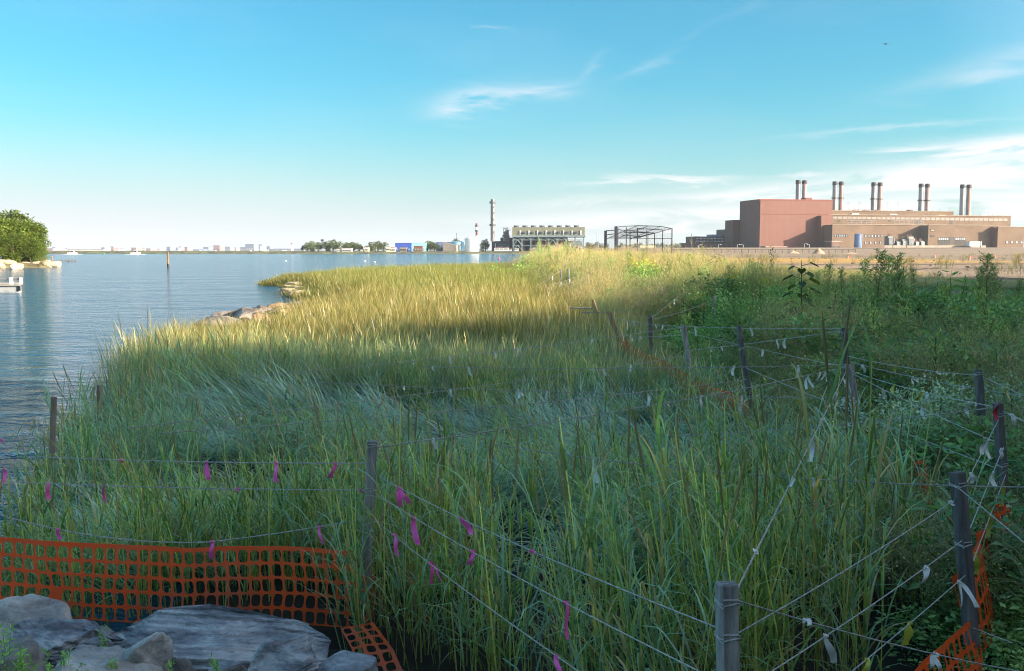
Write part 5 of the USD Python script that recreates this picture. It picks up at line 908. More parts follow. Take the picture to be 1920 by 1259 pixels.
for px, pt, arm, o in ((1382, 459, 1, 'in front of the dark left face of the red building'), (1393, 459, -1, 'second before the dark left face of the red building'), (1347, 459, 1, 'before the low dark office building'), (1310, 460, 1, 'at the left of the low dark office building'), (1508, 457, 1, 'in front of the shadow on the red building'), (1518, 459, -1, 'right of the red shed')):
    pole('lamp_post', 'pale lamp post ' + o, 'lamp post', px, pt, 472, 440, .16, M_GALV, arm)
for px, pt, o in ((1296.5, 438, 'left of the dark offices'), (1674, 442, 'in the transformer yard'), (1700, 441, 'right in the transformer yard'), (1838, 450, 'before the white trailer'), (1119, 437, 'left one of twin poles right of the truss building'), (1122.5, 439.5, 'right one of twin poles right of the truss building'), (1142, 452, 'between the two dark cage posts'), (856.5, 437, 'above the light blue tank')):
    pole('utility_pole', 'tall thin pole ' + o, 'pole', px, pt, 470, 430 if px > 1200 else 540, .2, M_GALV if px < 1150 and px > 1000 else M_BLACKSTEEL)
# chain link fence between the field and the power station
cf = thing('chain_link_fence', 'long dark chain link fence between the sandy field and the red building', 'fence', (0, 0, 0))
fx0, fx1, FY = gx(1262, 205), gx(1590, 215), 205.0; zb = gz(480.5, FY); zt = gz(467.5, FY)
for i in range(28):
    q = fx0 + (fx1 - fx0) * i / 27; MB().tube([(q, FY + i * .2, zb - .2), (q, FY + i * .2, zt)], .05, 5).build('post', M_BLACKSTEEL, cf)
for z in (zt - .05, zb + .1): MB().tube([(fx0, FY, z), (fx1, FY + 27 * .2, z)], .035, 4).build('rail', M_BLACKSTEEL, cf)
m = MB()
for i in range(150):
    u = i / 150; m.tube([(fx0 + (fx1 - fx0) * u, FY + 5.4 * u, zb), (fx0 + (fx1 - fx0) * (u + .006), FY + 5.4 * (u + .006), zt)], .006, 3, caps=False); m.tube([(fx0 + (fx1 - fx0) * (u + .006), FY + 5.4 * (u + .006), zb), (fx0 + (fx1 - fx0) * u, FY + 5.4 * u, zt)], .006, 3, caps=False)
m.build('wire_mesh', M_BLACKSTEEL, cf)
cf2 = thing('chain_link_fence', 'dark chain link fence along the green berm before the brick bays', 'fence', (0, 0, 0)); fx0, fx1, FY = gx(1600, 330), gx(1925, 330), 330.0; zb, zt = gz(474, FY), gz(466, FY)
for i in range(24): q = fx0 + (fx1 - fx0) * i / 23; MB().tube([(q, FY, zb - .3), (q, FY, zt)], .06, 5).build('post', M_BLACKSTEEL, cf2)
for z in (zt, zb + .1): MB().tube([(fx0, FY, z), (fx1, FY, z)], .04, 4).build('rail', M_BLACKSTEEL, cf2)
M_SANDPILE = mat('sand_pile_look', lin(176, 150, 124), lin(150, 126, 104), .8, .95, .5, 4)
def heap(name, label, cat, px, w, pyt, pyb, Y, m, seed, dy=.8, kind=None):
    x = gx(px, Y); r = w / 2 * Y / FPX; zb, zt = gz(pyb, Y), gz(pyt, Y); a = np.linspace(0, 1, 10); th = np.linspace(0, 2 * np.pi, 33)[:-1]
    A, TT = np.meshgrid(a, th, indexing='ij'); X, Yy = A * np.cos(TT), A * np.sin(TT); nn = meshkit.fbm(np.stack([X * 3, Yy * 3, X * 0 + seed], -1).reshape(-1, 3), 3, seed).reshape(X.shape) - .5
    Z = (zt - zb) * np.clip((1 - A) ** 1.15 + .35 * nn * (1 - A), 0, 1.1) - .25 * A; v = np.stack([X * r * (1 + .25 * nn), Yy * r * dy * (1 + .2 * nn), Z], -1).reshape(-1, 3); i, j = np.meshgrid(np.arange(9), np.arange(32), indexing='ij'); f = np.stack([i * 32 + j, (i + 1) * 32 + j, (i + 1) * 32 + (j + 1) % 32, i * 32 + (j + 1) % 32], -1).reshape(-1, 4)
    return tag(MB().add(v + [x, Y, zb], f).build(name, m, smooth=True), label, cat, None, kind)
heap('sand_pile', 'conical pile of sand by the fence before the red building', 'sand pile', 1535, 40, 465.5, 478.5, 190, M_SANDPILE, 3)
heap('sand_pile', 'low spread pile of sand left of the conical one', 'sand pile', 1488, 46, 470, 478, 195, M_SANDPILE, 4)
heap('sand_pile', 'low sand bank right of the conical pile', 'sand pile', 1595, 90, 473, 480, 180, M_SANDPILE, 6)
M_BERM = mat('green_berm_look', lin(108, 118, 62), lin(132, 124, 78), .9, .95, .6, 5)
for i, (px, w, t_) in enumerate(((1730, 150, 470.5), (1850, 190, 471.5), (1960, 160, 472))): heap('berm', ['grassy berm with dark soil, left, before the brick bays', 'long low grassy berm before the brick bays', 'grassy berm running out of the right edge'][i], None, px, w, t_, 481.5, 240 - 8 * i, M_BERM, 12 + i, .16, 'structure')
M_CONE = mat('orange_plastic', lin(236, 92, 60), None, 5, .5)
for i, (px, py, Y, o) in enumerate(((1840, 483, 90, 'nearest the tall twin stemmed weed'), (1819, 490, 70, 'low on the sand left of the twin stemmed weed'), (1866, 484, 92, 'right of the twin stemmed weed'), (1590, 488, 75, 'right of the tallest feathery weed, on yellow sand'), (1754, 482, 95, 'left of the berm on the sand'))):
    t = thing('marker_flag', 'small pink and orange survey flag ' + o, 'marker flag', on(px, py + 5, 1.0) * 0 + [gx(px, Y), Y, float(ground_z(np.array([gx(px, Y)]), np.array([Y]))[0])]); h = .30
    MB().tube([(0, 0, -.1), (.05, 0, h)], .018, 5).build('wire', M_WHITE, t); MB().box((.05, -.01, h * .55), (.20, .01, h)).build('flag', M_CONE, t)
M_CARB, M_CARR, M_CARW = mat('blue_car_paint', lin(70, 100, 150), None, 1, .3), mat('red_car_paint', lin(170, 50, 40), None, 1, .3), mat('white_car_paint', lin(220, 222, 224), None, 1, .3)
def car(label, px, pyb, Y, m, L=4.2, rot=10):
    t = thing('parked_car', label, 'car', (gx(px, Y), Y, gz(pyb, Y)), rot); h = L / 2
    prof = [(-h, .3), (h, .3), (h, .75), (h * .62, .86), (h * .32, 1.35), (-h * .55, 1.38), (-h * .85, .9), (-h, .85)]; M_ = trimesh.creation.extrude_polygon(Polygon(prof), 1.6, engine='earcut'); v = np.array(M_.vertices); v = np.stack([v[:, 0], v[:, 2] - .8, v[:, 1]], -1); MB().add(v, M_.faces[:, ::-1]).build('body', m, t)
    for sx in (-1, 1):
        for sy in (-1, 1): w = trimesh.creation.cylinder(.33, .2, sections=14); w.apply_transform(trimesh.transformations.rotation_matrix(math.pi / 2, [1, 0, 0])); MB().add(np.array(w.vertices) + [sx * h * .6, sy * .78, .33], w.faces).build('wheel', M_BLACKSTEEL, t)
    for s in (-1, 1): MB().box((-h * .5, s * .80, .92), (h * .28, s * .812, 1.28)).build('side_window', M_DARK, t)
car('blue car parked at the foot of the brick wing', 1626, 470, 448, M_CARB); car('second blue car left of the transformer yard', 1640, 470, 450, M_CARB); car('blue car right of the transformer yard wall', 1868, 472, 436, M_CARB); car('red car at the right edge by the end wing', 1914, 472.5, 430, M_CARR); car('white car parked left of the fence, before the cage', 1150, 474, 330, M_CARW)

# ------------------------------------------------------------------ truss building, chimneys and tanks of the central plant
M_ACC = mat('olive_grey_cladding', lin(128, 127, 106), lin(116, 115, 98), .1, .65, stretch=(6, 1, .3))
M_STEELB = mat('blue_grey_steel', lin(128, 142, 146), lin(108, 122, 128), .5, .5)
M_NAVY = mat('dark_navy_cladding', lin(62, 64, 80), lin(50, 52, 66), .2, .6, stretch=(4, 1, .2))
M_FAN = mat('dark_fan_shroud', lin(84, 94, 100), None, .5, .6)
M_RUST = mat('rusty_pipework', lin(148, 104, 82), lin(112, 84, 70), 1, .7)
YC = 525.0; acc = thing('condenser_building', 'olive grey condenser block raised on a lattice of steel legs, with eight fans', 'industrial building', (gx(1028, YC), YC, gz(470, YC)), -4)
W = (gx(1096, YC) - gx(960, YC)) / 2; zz = lambda py: gz(py, YC) - gz(470, YC); H0, H1 = zz(441.5), zz(426.3)
MB().box((-W, 0, H0), (W, 26, H1)).build('cladding', M_ACC, acc)
MB().box((-W - .3, -.4, H0 - 1.0), (W + .3, 26.4, H0 - .004)).build('deck_beam', M_STEELB, acc)
for i in range(8):
    c = -W + (i + .45) * 2 * W / 8.4; MB().lathe([(0, 0), (1.35, 0), (1.62, 1.0), (1.5, 1.0), (1.25, .25), (0, .25)], (c, 4, H1 + .01), 20).build('fan_shroud', M_FAN, acc, smooth=35)
    c2 = c + W / 8.4
    MB().box((c2 - .28, -.35, H0 + .1), (c2 + .28, -.01, H0 + 2.6)).build('downpipe', M_WHITE, acc)
    if i < 7: MB().prism([(c + W / 4.2 - .6, -.9), (c + W / 4.2 + .6, -.9), (c + W / 4.2 + .9, -.01), (c + W / 4.2 - .9, -.01)], H0 + 1.0, H0 + 2.0).build('vent_hood', M_FAN, acc)
nc = 9; cs = [-W + .6 + (2 * W - 1.2) * i / (nc - 1) for i in range(nc)]; h1, h2 = zz(450.2), zz(460.5)
for yy in (0.5, 13, 25):
    for c in cs: MB().box((c - .28, yy - .28, -.4), (c + .28, yy + .28, H0 - 1.01)).build('leg', M_STEELB, acc)
for h in (h1, h2): MB().box((-W, .30, h - .18), (W if h == h1 else cs[6], .62, h + .18)).build('crossbeam', M_STEELB, acc)
for i in range(nc - 1):
    mdx = (cs[i] + cs[i + 1]) / 2
    if i < 6: MB().tube([(cs[i], .2, h1), (mdx, .2, H0 - 1.0)], .16, 4).tube([(cs[i + 1], .2, h1), (mdx, .2, H0 - 1.0)], .16, 4).build('brace', M_STEELB, acc)
    if i in (0, 4, 7): MB().tube([(cs[i], .15, h2), (mdx, .15, h1)], .16, 4).tube([(cs[i + 1], .15, h2), (mdx, .15, h1)], .16, 4).build('brace', M_STEELB, acc)
    if i in (0, 4): MB().tube([(cs[i], .15, .2), (mdx, .15, h2)], .14, 4).tube([(cs[i + 1], .15, .2), (mdx, .15, h2)], .14, 4).build('brace', M_STEELB, acc)
wbox('turbine_hall', 'long dark navy hall standing behind the steel legs', 'industrial building', 938, 1064, 446, 470, YC + 28, 14, M_NAVY, -4)
def clut(t, w, h, d):
    rng = np.random.default_rng(4)
    for i in range(16):
        c = rng.uniform(-.9, .9) * w; z = rng.uniform(.1, .8) * h; m = MB()
        if i % 2: m.tube([(c, -.6, 0), (c, -.6, z), (c + rng.uniform(-3, 3), -.6, z)], .22, 6)
        else: m.lathe([(0, 0), (.7, 0), (.7, z * .5), (.3, z * .6), (0, z * .6)], (c, -1.4, 0), 10)
        m.build('pipe', (M_RUST, M_GALV, M_STEELB, M_WHITE)[i % 4], t)
wbox('pipe_tower', 'open steel frame with pipes under the right end of condenser block', 'industrial equipment', 1064, 1092, 452, 470, YC + 8, 8, M_STEELB, -4, None, clut)
wbox('boiler_house', 'dark sloping boiler house left of the truss legs', 'industrial building', 922, 956, 452.5, 470, YC + 12, 16, M_NAVY, -4, None, clut)
wbox('duct_tower', 'rusty bundle of ducts and pipes above the dark boiler house', 'industrial equipment', 942, 954, 441, 452.4, YC + 14, 6, M_RUST, -4, None, clut)
wbox('vessel_cluster', 'cluster of pale vessels on top of the rusty ducts', 'industrial equipment', 943.5, 953, 427, 441, YC + 16, 5, M_GALV, -4, None, clut)
def chimney(name, label, px, w, pyt, pyb, Y, bands, rings, mouths=()):
    x = gx(px, Y); r = w / 2 * Y / FPX; zb, zt = gz(pyb, Y), gz(pyt, Y); t = thing(name, label, 'chimney', (x, Y, zb)); prev = pyb
    for py, m in bands:
        z0, z1 = gz(prev, Y) - zb, gz(py, Y) - zb; k = lambda z: r * (1.12 - .14 * z / (zt - zb)); MB().lathe([(0, z0), (k(z0), z0), (k(z1), z1), (0, z1)], n=20).build('shaft', m, t, smooth=35); prev = py
    for py in rings:
        z = gz(py, Y) - zb; m = MB().lathe([(r * .95, z), (r * 1.6, z), (r * 1.6, z + .12), (r * .95, z + .12)], n=20); m.lathe([(r * 1.55, z + .12), (r * 1.6, z + .12), (r * 1.6, z + 1.0), (r * 1.55, z + 1.0)], n=20); m.build('gallery', M_FAN, t)
    for py in mouths: z = gz(py, Y) - zb; MB().box((-.2, -r * 1.25, z - .5), (r * .6, -r * .8, z + .5)).build('inspection_box', M_FAN, t)
    return t
chimney('tall_chimney', 'tallest grey steel chimney with two galleries beside the condenser block', 924, 7.6, 374, 453, YC + 5, [(378, M_STACK), (376.6, M_FAN), (374, M_STACK)], (382, 424), (389, 400, 412, 436))
chimney('striped_chimney', 'slim red and white banded chimney behind the white tank', 894, 3.9, 419, 462, YC + 30, [(446, M_WHITE), (442, M_WHITE), (434.5, M_STRIPE), (426, M_WHITE), (419, M_STRIPE)], (425.5, 435))
silo('storage_tank', 'big bright white storage tank with a domed top', 884, 26.5, 444.8, 470.5, 514, M_WHITE, 1.0, seams=0)
M_LBLUE = mat('light_blue_tank_paint', lin(150, 196, 216), lin(136, 182, 204), .3, .5); M_BLUEW = mat('blue_warehouse_paint', lin(58, 84, 170), lin(50, 74, 156), .2, .5, stretch=(3, 1, .2)); M_CYAN = mat('pale_cyan_cladding', lin(150, 206, 222), lin(136, 190, 208), .2, .5, stretch=(3, 1, .2)); M_LILAC = mat('blue_grey_cladding', lin(126, 142, 186), lin(112, 128, 172), .2, .5)
silo('storage_tank', 'pale blue squat storage tank behind the slanted white building', 858, 29, 453, 468.5, 535, M_LBLUE, .5)
wbox('long_shed', 'long blue grey shed left of the pale blue tank', 'warehouse', 817, 850, 455, 470, 545, 14, M_LILAC, -6, None, winrow(4, .0, .35, M_DARK, .8, 'door'), (M_LILAC, .2))
def slantroof(t, w, h, d):
    P = [(-w * 1.0, h + .01), (w, h + .01), (w, h + .3), (-w, h + 1.6)]; M_ = trimesh.creation.extrude_polygon(Polygon(P), d, engine='earcut'); v = np.array(M_.vertices); MB().add(np.stack([v[:, 0], v[:, 2], v[:, 1]], -1), M_.faces).build('slanted_roof', M_CONC, t)
wbox('white_building', 'pale building with a slanted roof at the water left of white tank', 'building', 830, 856, 461, 472, 512, 9, M_CONC, -8, None, slantroof)
wbox('blue_warehouse', 'deep blue warehouse on the far shore', 'warehouse', 741, 771.5, 457, 470.5, 530, 18, M_BLUEW, 0, None, winrow(5, .0, .32, M_LILAC, .9, 'door'), (M_BLUEW, .3))
wbox('cyan_warehouse', 'pale cyan warehouse adjoining the deep blue one', 'warehouse', 771.7, 798.5, 456.6, 470.5, 530, 18, M_CYAN, 0, None, winrow(3, .0, .3, M_LBLUE, .8, 'door'), (M_CYAN, .3))
wbox('red_shed', 'small brick red shed in front of the pale cyan warehouse', 'shed', 776, 791.5, 462.3, 470.8, 520, 5, M_RED, 0, None, winrow(3, .1, .55, M_CONC), (M_REDTRIM, .25))
wbox('grey_shed', 'low grey shed in front of the deep blue warehouse', 'shed', 750, 762, 465, 470.8, 520, 5, M_LOUVRE, 0, None, winrow(3, .1, .6, M_DARK), (M_CONC, .2))
for a, b, t_, lab in ((927, 954, 465, 'long white trailer before the dark boiler house'), (965, 972, 466, 'short white trailer under the left steel legs'), (1045, 1061, 466.5, 'white trailer under the sixth steel leg'), (1072, 1085, 466, 'white trailer under the right end of the condenser block'), (955, 959, 467, 'small white container right of the long white trailer')):
    wbox('site_trailer', lab, 'trailer', a, b, t_, 469.8, 514, 3, M_WHITE, -2, 'white trailers at the central plant', winrow(3, .3, .8, M_LOUVRE), (M_STRIPE if a == 927 else M_GALV, .15))
for a, b, lab in ((1118, 1129, 'blue container right of the condenser block'), (1110, 1113.5, 'small blue container by the twin poles')): wbox('blue_container', lab, 'container', a, b, 468.5, 473.5, 500, 3, M_BLUEW, 0, None, winrow(4, .1, .9, M_LILAC, .95, 'panel'))
for a, b, t_, lab in ((1000, 1004, 464, 'grey tank skid under the middle legs'), (1017, 1023, 464.5, 'grey cabinet under the fourth bay of legs'), (1031, 1040, 461.5, 'pale framework in the fifth bay of legs'), (1047, 1056, 457, 'red and orange equipment in the sixth bay of legs')):
    wbox('equipment', lab, 'equipment', a, b, t_, 470, 520, 3, M_RUST if a == 1047 else M_GALV, 0, None, clut)
# ------------------------------------------------------------------ batting cage
cg = thing('batting_cage', 'large black steel batting cage with sloping mesh canopy and posts', 'batting cage', (0, 0, 0)); YB = 150.0
def cp(px, py, dy=0): return at(px, py, YB + dy)
def beam(name, a, b, r=.07): MB().tube([a, b], r, 5).build(name, M_BLACKSTEEL, cg)
for px, pt, dy, r in ((1134.5, 433, -4, .17), (1137, 432, -3, .06), (1152.5, 426, -2, .07), (1154.5, 424.5, -6, .20), (1158, 427, -5, .08), (1174, 427, 2, .08), (1181, 431, -3, .07), (1195, 427.5, -4, .09), (1211.5, 432, 5, .06), (1214.5, 434, 6, .06), (1227, 437.5, -4, .08), (1242, 431.5, -1, .08), (1259.5, 428.8, 3, .10)):
    b = cp(px, 477 if px > 1160 else 481, dy); g = float(ground_z(np.array([b[0]]), np.array([b[1]]))[0]); b[2] = g - .2; t_ = cp(px, pt, dy); t_[0] = b[0]; beam('post', b, t_, r)
rails = [((1195, 423.3, 6), (1239, 424.8, 6)), ((1239, 424.8, 6), (1259.5, 429, 3)), ((1195, 423.3, 6), (1137, 448.5, -3)), ((1216, 424, 6), (1154, 449, -4)), ((1239, 424.8, 6), (1181, 449, -3)), ((1259.5, 429, 3), (1195, 447, -4)), ((1227, 437.5, -4), (1182, 448, -3)), ((1158, 425.8, -5), (1195, 423.5, 6)), ((1137, 433, -3), (1154, 432, -4)), ((1158, 431, -5), (1227, 437.5, -4)), ((1195, 428.5, 2), (1242, 431.5, -1)), ((1158, 436, -5), (1211, 429, 1)), ((1158, 447, -5), (1259, 447.5, 3)), ((1137, 441, -3), (1158, 438, -5)), ((1170, 436, 0), (1227, 437, -2)), ((1165, 441, -2), (1205, 444, -3))]
for a, b in rails: beam('rail', cp(*a), cp(*b), .06)
def meshpanel(c0, c1, c2, c3, n, k):
    m = MB(); c0, c1, c2, c3 = map(np.asarray, (c0, c1, c2, c3))
    for i in range(n + 1): u = i / n; m.tube([c0 + (c1 - c0) * u, c3 + (c2 - c3) * u], .0045, 3, caps=False)
    for i in range(k + 1): u = i / k; m.tube([c0 + (c3 - c0) * u, c1 + (c2 - c1) * u], .0045, 3, caps=False)
    m.build('mesh_panel', M_BLACKSTEEL, cg)
meshpanel(cp(1137, 448.5, -3), cp(1195, 423.3, 6), cp(1259.5, 429, 3), cp(1195, 447, -4), 40, 60)
meshpanel(cp(1137, 433, -3), cp(1158, 427, -5), cp(1158, 476, -5), cp(1137, 476, -3), 14, 40)
meshpanel(cp(1158, 427, -5), cp(1195, 427.5, -4), cp(1195, 476, -4), cp(1158, 476, -5), 24, 36)
meshpanel(cp(1195, 446, -4), cp(1227, 437.5, -4), cp(1227, 476, -4), cp(1195, 476, -4), 20, 26)
meshpanel(cp(1227, 437.5, -4), cp(1259.5, 428.8, 3), cp(1259.5, 476, 3), cp(1227, 476, -4), 22, 32)
# marks and sparse growth on the sandy field
M_TRACK = mat('tyre_track_look', lin(112, 94, 78), lin(88, 74, 62), 1.6, .95, .8, 9)
for i, (p0, p1, p2, lab) in enumerate((((8, 24), (24, 30), (70, 33), 'nearest pair of tyre tracks across the sandy field'), ((9, 36), (30, 46), (80, 60), 'middle pair of tyre tracks across the sandy field'), ((6, 52), (26, 50), (90, 44), 'crossing pair of tyre tracks on the sandy field'), ((20, 120), (60, 104), (130, 110), 'far pair of tyre tracks on the sandy field'))):
    m = MB(); t = np.linspace(0, 1, 90)[:, None]; c = np.array(p0) * (1 - t) ** 2 + 2 * np.array(p1) * t * (1 - t) + np.array(p2) * t ** 2; d = nrm(np.gradient(c, axis=0)); nn = np.stack([-d[:, 1], d[:, 0]], -1)
    for o in (-.85, .85):
        a, b = c + nn * (o - .17), c + nn * (o + .17); za, zb_ = ground_z(a[:, 0], a[:, 1]) + .02, ground_z(b[:, 0], b[:, 1]) + .02; P = np.stack([np.stack([a[:, 0], a[:, 1], za], -1), np.stack([b[:, 0], b[:, 1], zb_], -1)], 1).reshape(-1, 3); k = np.arange(89) * 2; m.add(P, np.stack([k, k + 1, k + 3, k + 2], 1))
    tag(m.build('tyre_track', M_TRACK), lab, None, None, 'structure')
rng = np.random.default_rng(44); x, y = rng.uniform(6, 75, 900), 17 + 110 * rng.uniform(size=900) ** 1.6; k = (x < .55 * y + 1) & (x > .17 * y + 5) & (fb(x, y, .12, 61) > .47); x, y = x[k], y[k]; n = len(x)
clod = MB(); v_, f_ = stone_mesh(901, (.09, .08, .05), sub=2, cuts=8, rough=.05); clod.add(v_, f_, lin(128, 108, 90)); LEAF_GAIN = 1.4; GRASS_GAIN = 1.1
instancer('field_litter', [panicle_parts(902, .32, 16, fine=.008), panicle_parts(903, .24, 14, (.10, .12, .05), (.16, .18, .08), fine=.008), clod], np.stack([x, y, ground_z(x, y)], -1), rng.uniform(0, 6.28, n), 0 * x, 0 * x, rng.uniform(.6, 1.7, n), rng.integers(0, 3, n), 'scattered dry tufts and clods on the sandy field', M_GRASS)
LEAF_GAIN = 1.55
# ------------------------------------------------------------------ trees
def tree_proto(seed, n, leaf, c0, c1, r=1.0, h=2.0, low=.12, lobes=14, trunk=.07):
    """a crown of leaf clumps on limbs; unit size: crown radius about r, height h"""
    rng = np.random.default_rng(seed); cr, tr = MB(), MB()
    cs, rs = [], []
    for i in range(lobes):
        u = rng.uniform(low, 1) if i else .9; w = r * (1 - ((u - .45) / .62) ** 2) ** .5 if abs(u - .45) < .62 else .2; a = rng.uniform(0, 6.28); q = w * rng.uniform(.25, .78); cs.append((q * math.cos(a), q * math.sin(a), h * (low + (1 - low) * u) * .88)); rs.append(r * rng.uniform(.24, .46))
    cs, rs = np.array(cs), np.array(rs)
    k = rng.choice(lobes, n, p=rs ** 2 / (rs ** 2).sum()); o = nrm(rng.normal(size=(n, 3)) + [0, 0, .25]); p = cs[k] + o * (rs[k] * rng.uniform(.55, 1.12, n) * (.85 + .5 * (meshkit.noise(o * 2.2 + k[:, None], seed) - .3)))[:, None]
    leaves(cr, rng, p, o, leaf, c0, c1, .6, .25, .22)
    t = np.linspace(0, 1, 6); P = np.stack([.05 * np.sin(t * 3 + seed), .05 * np.cos(t * 2), h * (.78 * t) - .1], -1); tr.tube(P, trunk * r * (1.4 - 1.1 * t), 7)
    for i in range(min(lobes, 9)):
        b = np.array([np.interp(.25 + .06 * i, t, P[:, q]) for q in range(3)]); tr.tube([b, (b + cs[i]) / 2 + [0, 0, .08], cs[i]], [trunk * r * .45, trunk * r * .3, trunk * r * .12], 5, caps=False)
    return cr, tr
TP = {}
def tree(kind, label, loc, r, h, rot=0, group=None, name='tree'):
    spec = {'near': (600, 9000, .085, (.022, .045, .008), (.075, .10, .014)), 'near2': (601, 8000, .085, (.028, .055, .008), (.095, .12, .018)), 'far': (602, 1500, .17, (.036, .055, .018), (.08, .105, .034)), 'far2': (603, 1300, .17, (.05, .07, .02), (.105, .12, .036)), 'brown': (604, 1100, .17, (.06, .05, .02), (.10, .085, .036)), 'shade': (605, 5200, .24, (.04, .07, .02), (.08, .12, .04)), 'shade2': (606, 5200, .24, (.04, .07, .02), (.08, .12, .04))}[kind]
    sc = (r, r, h / 2.0)
    if kind not in TP:
        t = thing(name, label, 'tree', loc, rot, group); UsdGeom.Xformable(t).AddScaleOp(opSuffix='place').Set(tuple(map(float, sc)))
        cr, tr = tree_proto(*spec, low=.02 if kind.startswith(('near', 'shade', 'far')) else .1, lobes=26 if kind.startswith(('near', 'shade')) else 13); cr.build('crown', M_FARLEAF, t, tint=True); tr.build('trunk', M_BARK, t); TP[kind] = t; return t
    return copy_of(TP[kind], label, 'tree', loc, rot, sc, group, name=name)
# headland on the left
HX, HY = gx(20, 98), 98.0
HEAD = [(-.605, 84), (-.585, 90), (-.56, 92), (-.545, 93), (-.528, 95), (-.518, 97), (-.478, 98.5), (-.476, 100.5), (-.50, 103), (-.54, 108), (-.60, 118), (-1.6, 150), (-2.2, 120), (-1.5, 60), (-.8, 76)]
HEADP = Polygon([(a * y, y) for a, y in HEAD]); shapely.prepare(HEADP)
def head_z(X, Y):
    d = signed(HEADP, X, Y); n = meshkit.fbm(np.stack([X * .5, Y * .5, 0 * X], -1).reshape(-1, 3), 3, 9).reshape(np.shape(X)) - .5
    return np.clip(-.9 + 1.3 * ss(-1.2, 1.0, d) + 1.2 * ss(1, 8, d) + .35 * n, -.9, 3)
hv, hf = grid_mesh(np.arange(-150, -40, .7), np.arange(58, 152, .9), head_z); tag(MB().add(hv, hf).build('headland', mat('headland_look', lin(120, 108, 76), lin(92, 88, 56), .5, .95, .5, 3), smooth=True), 'wooded headland on the left shore', None, None, 'structure')
for i, (px, pyt, Y, r, kind, lab) in enumerate([(12, 399, 100, 3.4, 'near', 'tallest round green tree at the left edge'), (48, 413, 97, 2.5, 'near2', 'bright green tree in the middle of the headland'), (66, 425, 98, 1.55, 'near', 'outer right tree of the headland, overhanging the rocks'), (-22, 405, 95, 3.2, 'near2', 'green tree cut by the left edge'), (20, 438, 93.5, 1.9, 'near2', 'low bright bush tree at the front of the headland'), (55, 447, 94.5, 1.35, 'near', 'low dark bush tree before the bright green tree'), (75, 455, 96.5, .8, 'near2', 'small leafy branch tree at the right tip of the headland'), (-60, 408, 97, 3.4, 'near', 'green tree beyond the left edge of the headland'), (-8, 445, 91, 1.7, 'near', 'dark low tree at the left edge above the shore rocks')]):
    Y += 9; r *= 1.08; zt = gz(pyt, Y); zb = max(float(head_z(np.array([gx(px, Y)]), np.array([Y]))[0]), .4) + .25; tree(kind, lab, (gx(px, Y), Y, zb - .1), r, (zt - zb) * 1.04, i * 70, 'trees on the headland')
rng = np.random.default_rng(31)
for i, (px, py, s, lab) in enumerate([(8, 502, 1.0, 'long pale rock at the left edge under the trees'), (30, 505, .5, 'low grey rock in the water before the trees'), (48, 499, .6, 'tan rock under the overhanging branches'), (60, 498, .5, 'tan flat rock beside the shore grass'), (76, 495, .75, 'round bright tan rock at the headland front'), (92, 494, .85, 'big bright tan rock near the headland tip'), (100, 495, .7, 'pointed tan rock at the very tip'), (88, 490, .5, 'tan rock behind the tip rocks'), (102, 489, .42, 'small pale rock by the wooden stump'), (20, 498, .7, 'dark tan rock under the headland trees'), (-15, 503, .9, 'tan rock cut by the left edge')]):
    Y = 1.75 / ((py - HOR) / FPX); Y = min(Y, 101); stone(lab, 700 + i, (s * 1.25, s, s * .72), (gx(px, Y), Y, .22), M_TANROCK, 'rocks around the headland', sub=3, cuts=11, rough=.05, rot=i)
_hg = [mk(shrub_parts(590, .5, .9, 500, .07, (.10, .12, .03), (.20, .20, .06), .3))]
for i, (px, py, Y, lab) in enumerate([(80, 481, 98, 'dry yellow green shrub at the tip of the headland'), (72, 484, 96.5, 'yellowish grass clump below the right headland tree'), (86, 484, 98.5, 'low green clump by the bright tan rocks')]): plant('hg', _hg[0], 'shore_shrub', lab, 'shrub', px, py, Y, None, base=.3, wscale=1.3)
# far shore trees
FT = [(577, 457, 'far'), (588, 453, 'far2'), (598, 456, 'far'), (612, 455, 'far'), (624, 452, 'far'), (634, 455, 'far'), (646, 455.5, 'far2'), (655, 456, 'far2'), (664, 456, 'far'), (674, 459, 'far'), (698, 455, 'far2'), (708, 454.5, 'far'), (718, 456, 'far'), (801, 454, 'far'), (808, 455, 'far'), (815, 457, 'far'), (688, 462, 'far'), (857, 450, 'far'), (910, 451.5, 'far'), (904, 463, 'far2'), (568, 462, 'far'), (616, 464, 'far2')]
lm = {0: 'leftmost of the far wooded point', 1: 'pale one near the left of the far wooded point', 2: 'dark one left of the small control tower', 3: 'right of the small control tower', 4: 'rounded top, centre of the far wooded point', 5: 'right of the rounded top on the far point', 6: 'yellowish, above the long white boat shed', 7: 'pale, right above the long white boat shed', 8: 'dark, right of the long white boat shed', 9: 'lowest at the right of the far wood', 10: 'pale left half of the lone far clump', 11: 'middle of the lone far clump', 12: 'right half of the lone far clump', 13: 'just right of the pale cyan warehouse', 14: 'second right of the pale cyan warehouse', 15: 'third right of the pale cyan warehouse', 16: 'low, in the gap between the far clumps', 17: 'showing above the pale blue tank', 18: 'between the white tank and the tall chimney', 19: 'low, beside the white tank', 20: 'dark low one at the waterline left end', 21: 'low yellowish one below the small control tower'}
for i, (px, pyt, kind) in enumerate(FT):
    Y = 530 + (i * 7) % 17 + (15 if i in (17, 18) else 0); zb = 1.1; r = (3.6, 3.2, 3.0, 3.4)[i % 4] if i not in (20, 21, 19, 16) else 1.6; zt = gz(pyt, Y); tree(kind, f'far shore tree, {lm[i]}', (gx(px, Y), Y, zb), r, (zt - zb) * 1.08, i * 50, 'trees on the far shore')
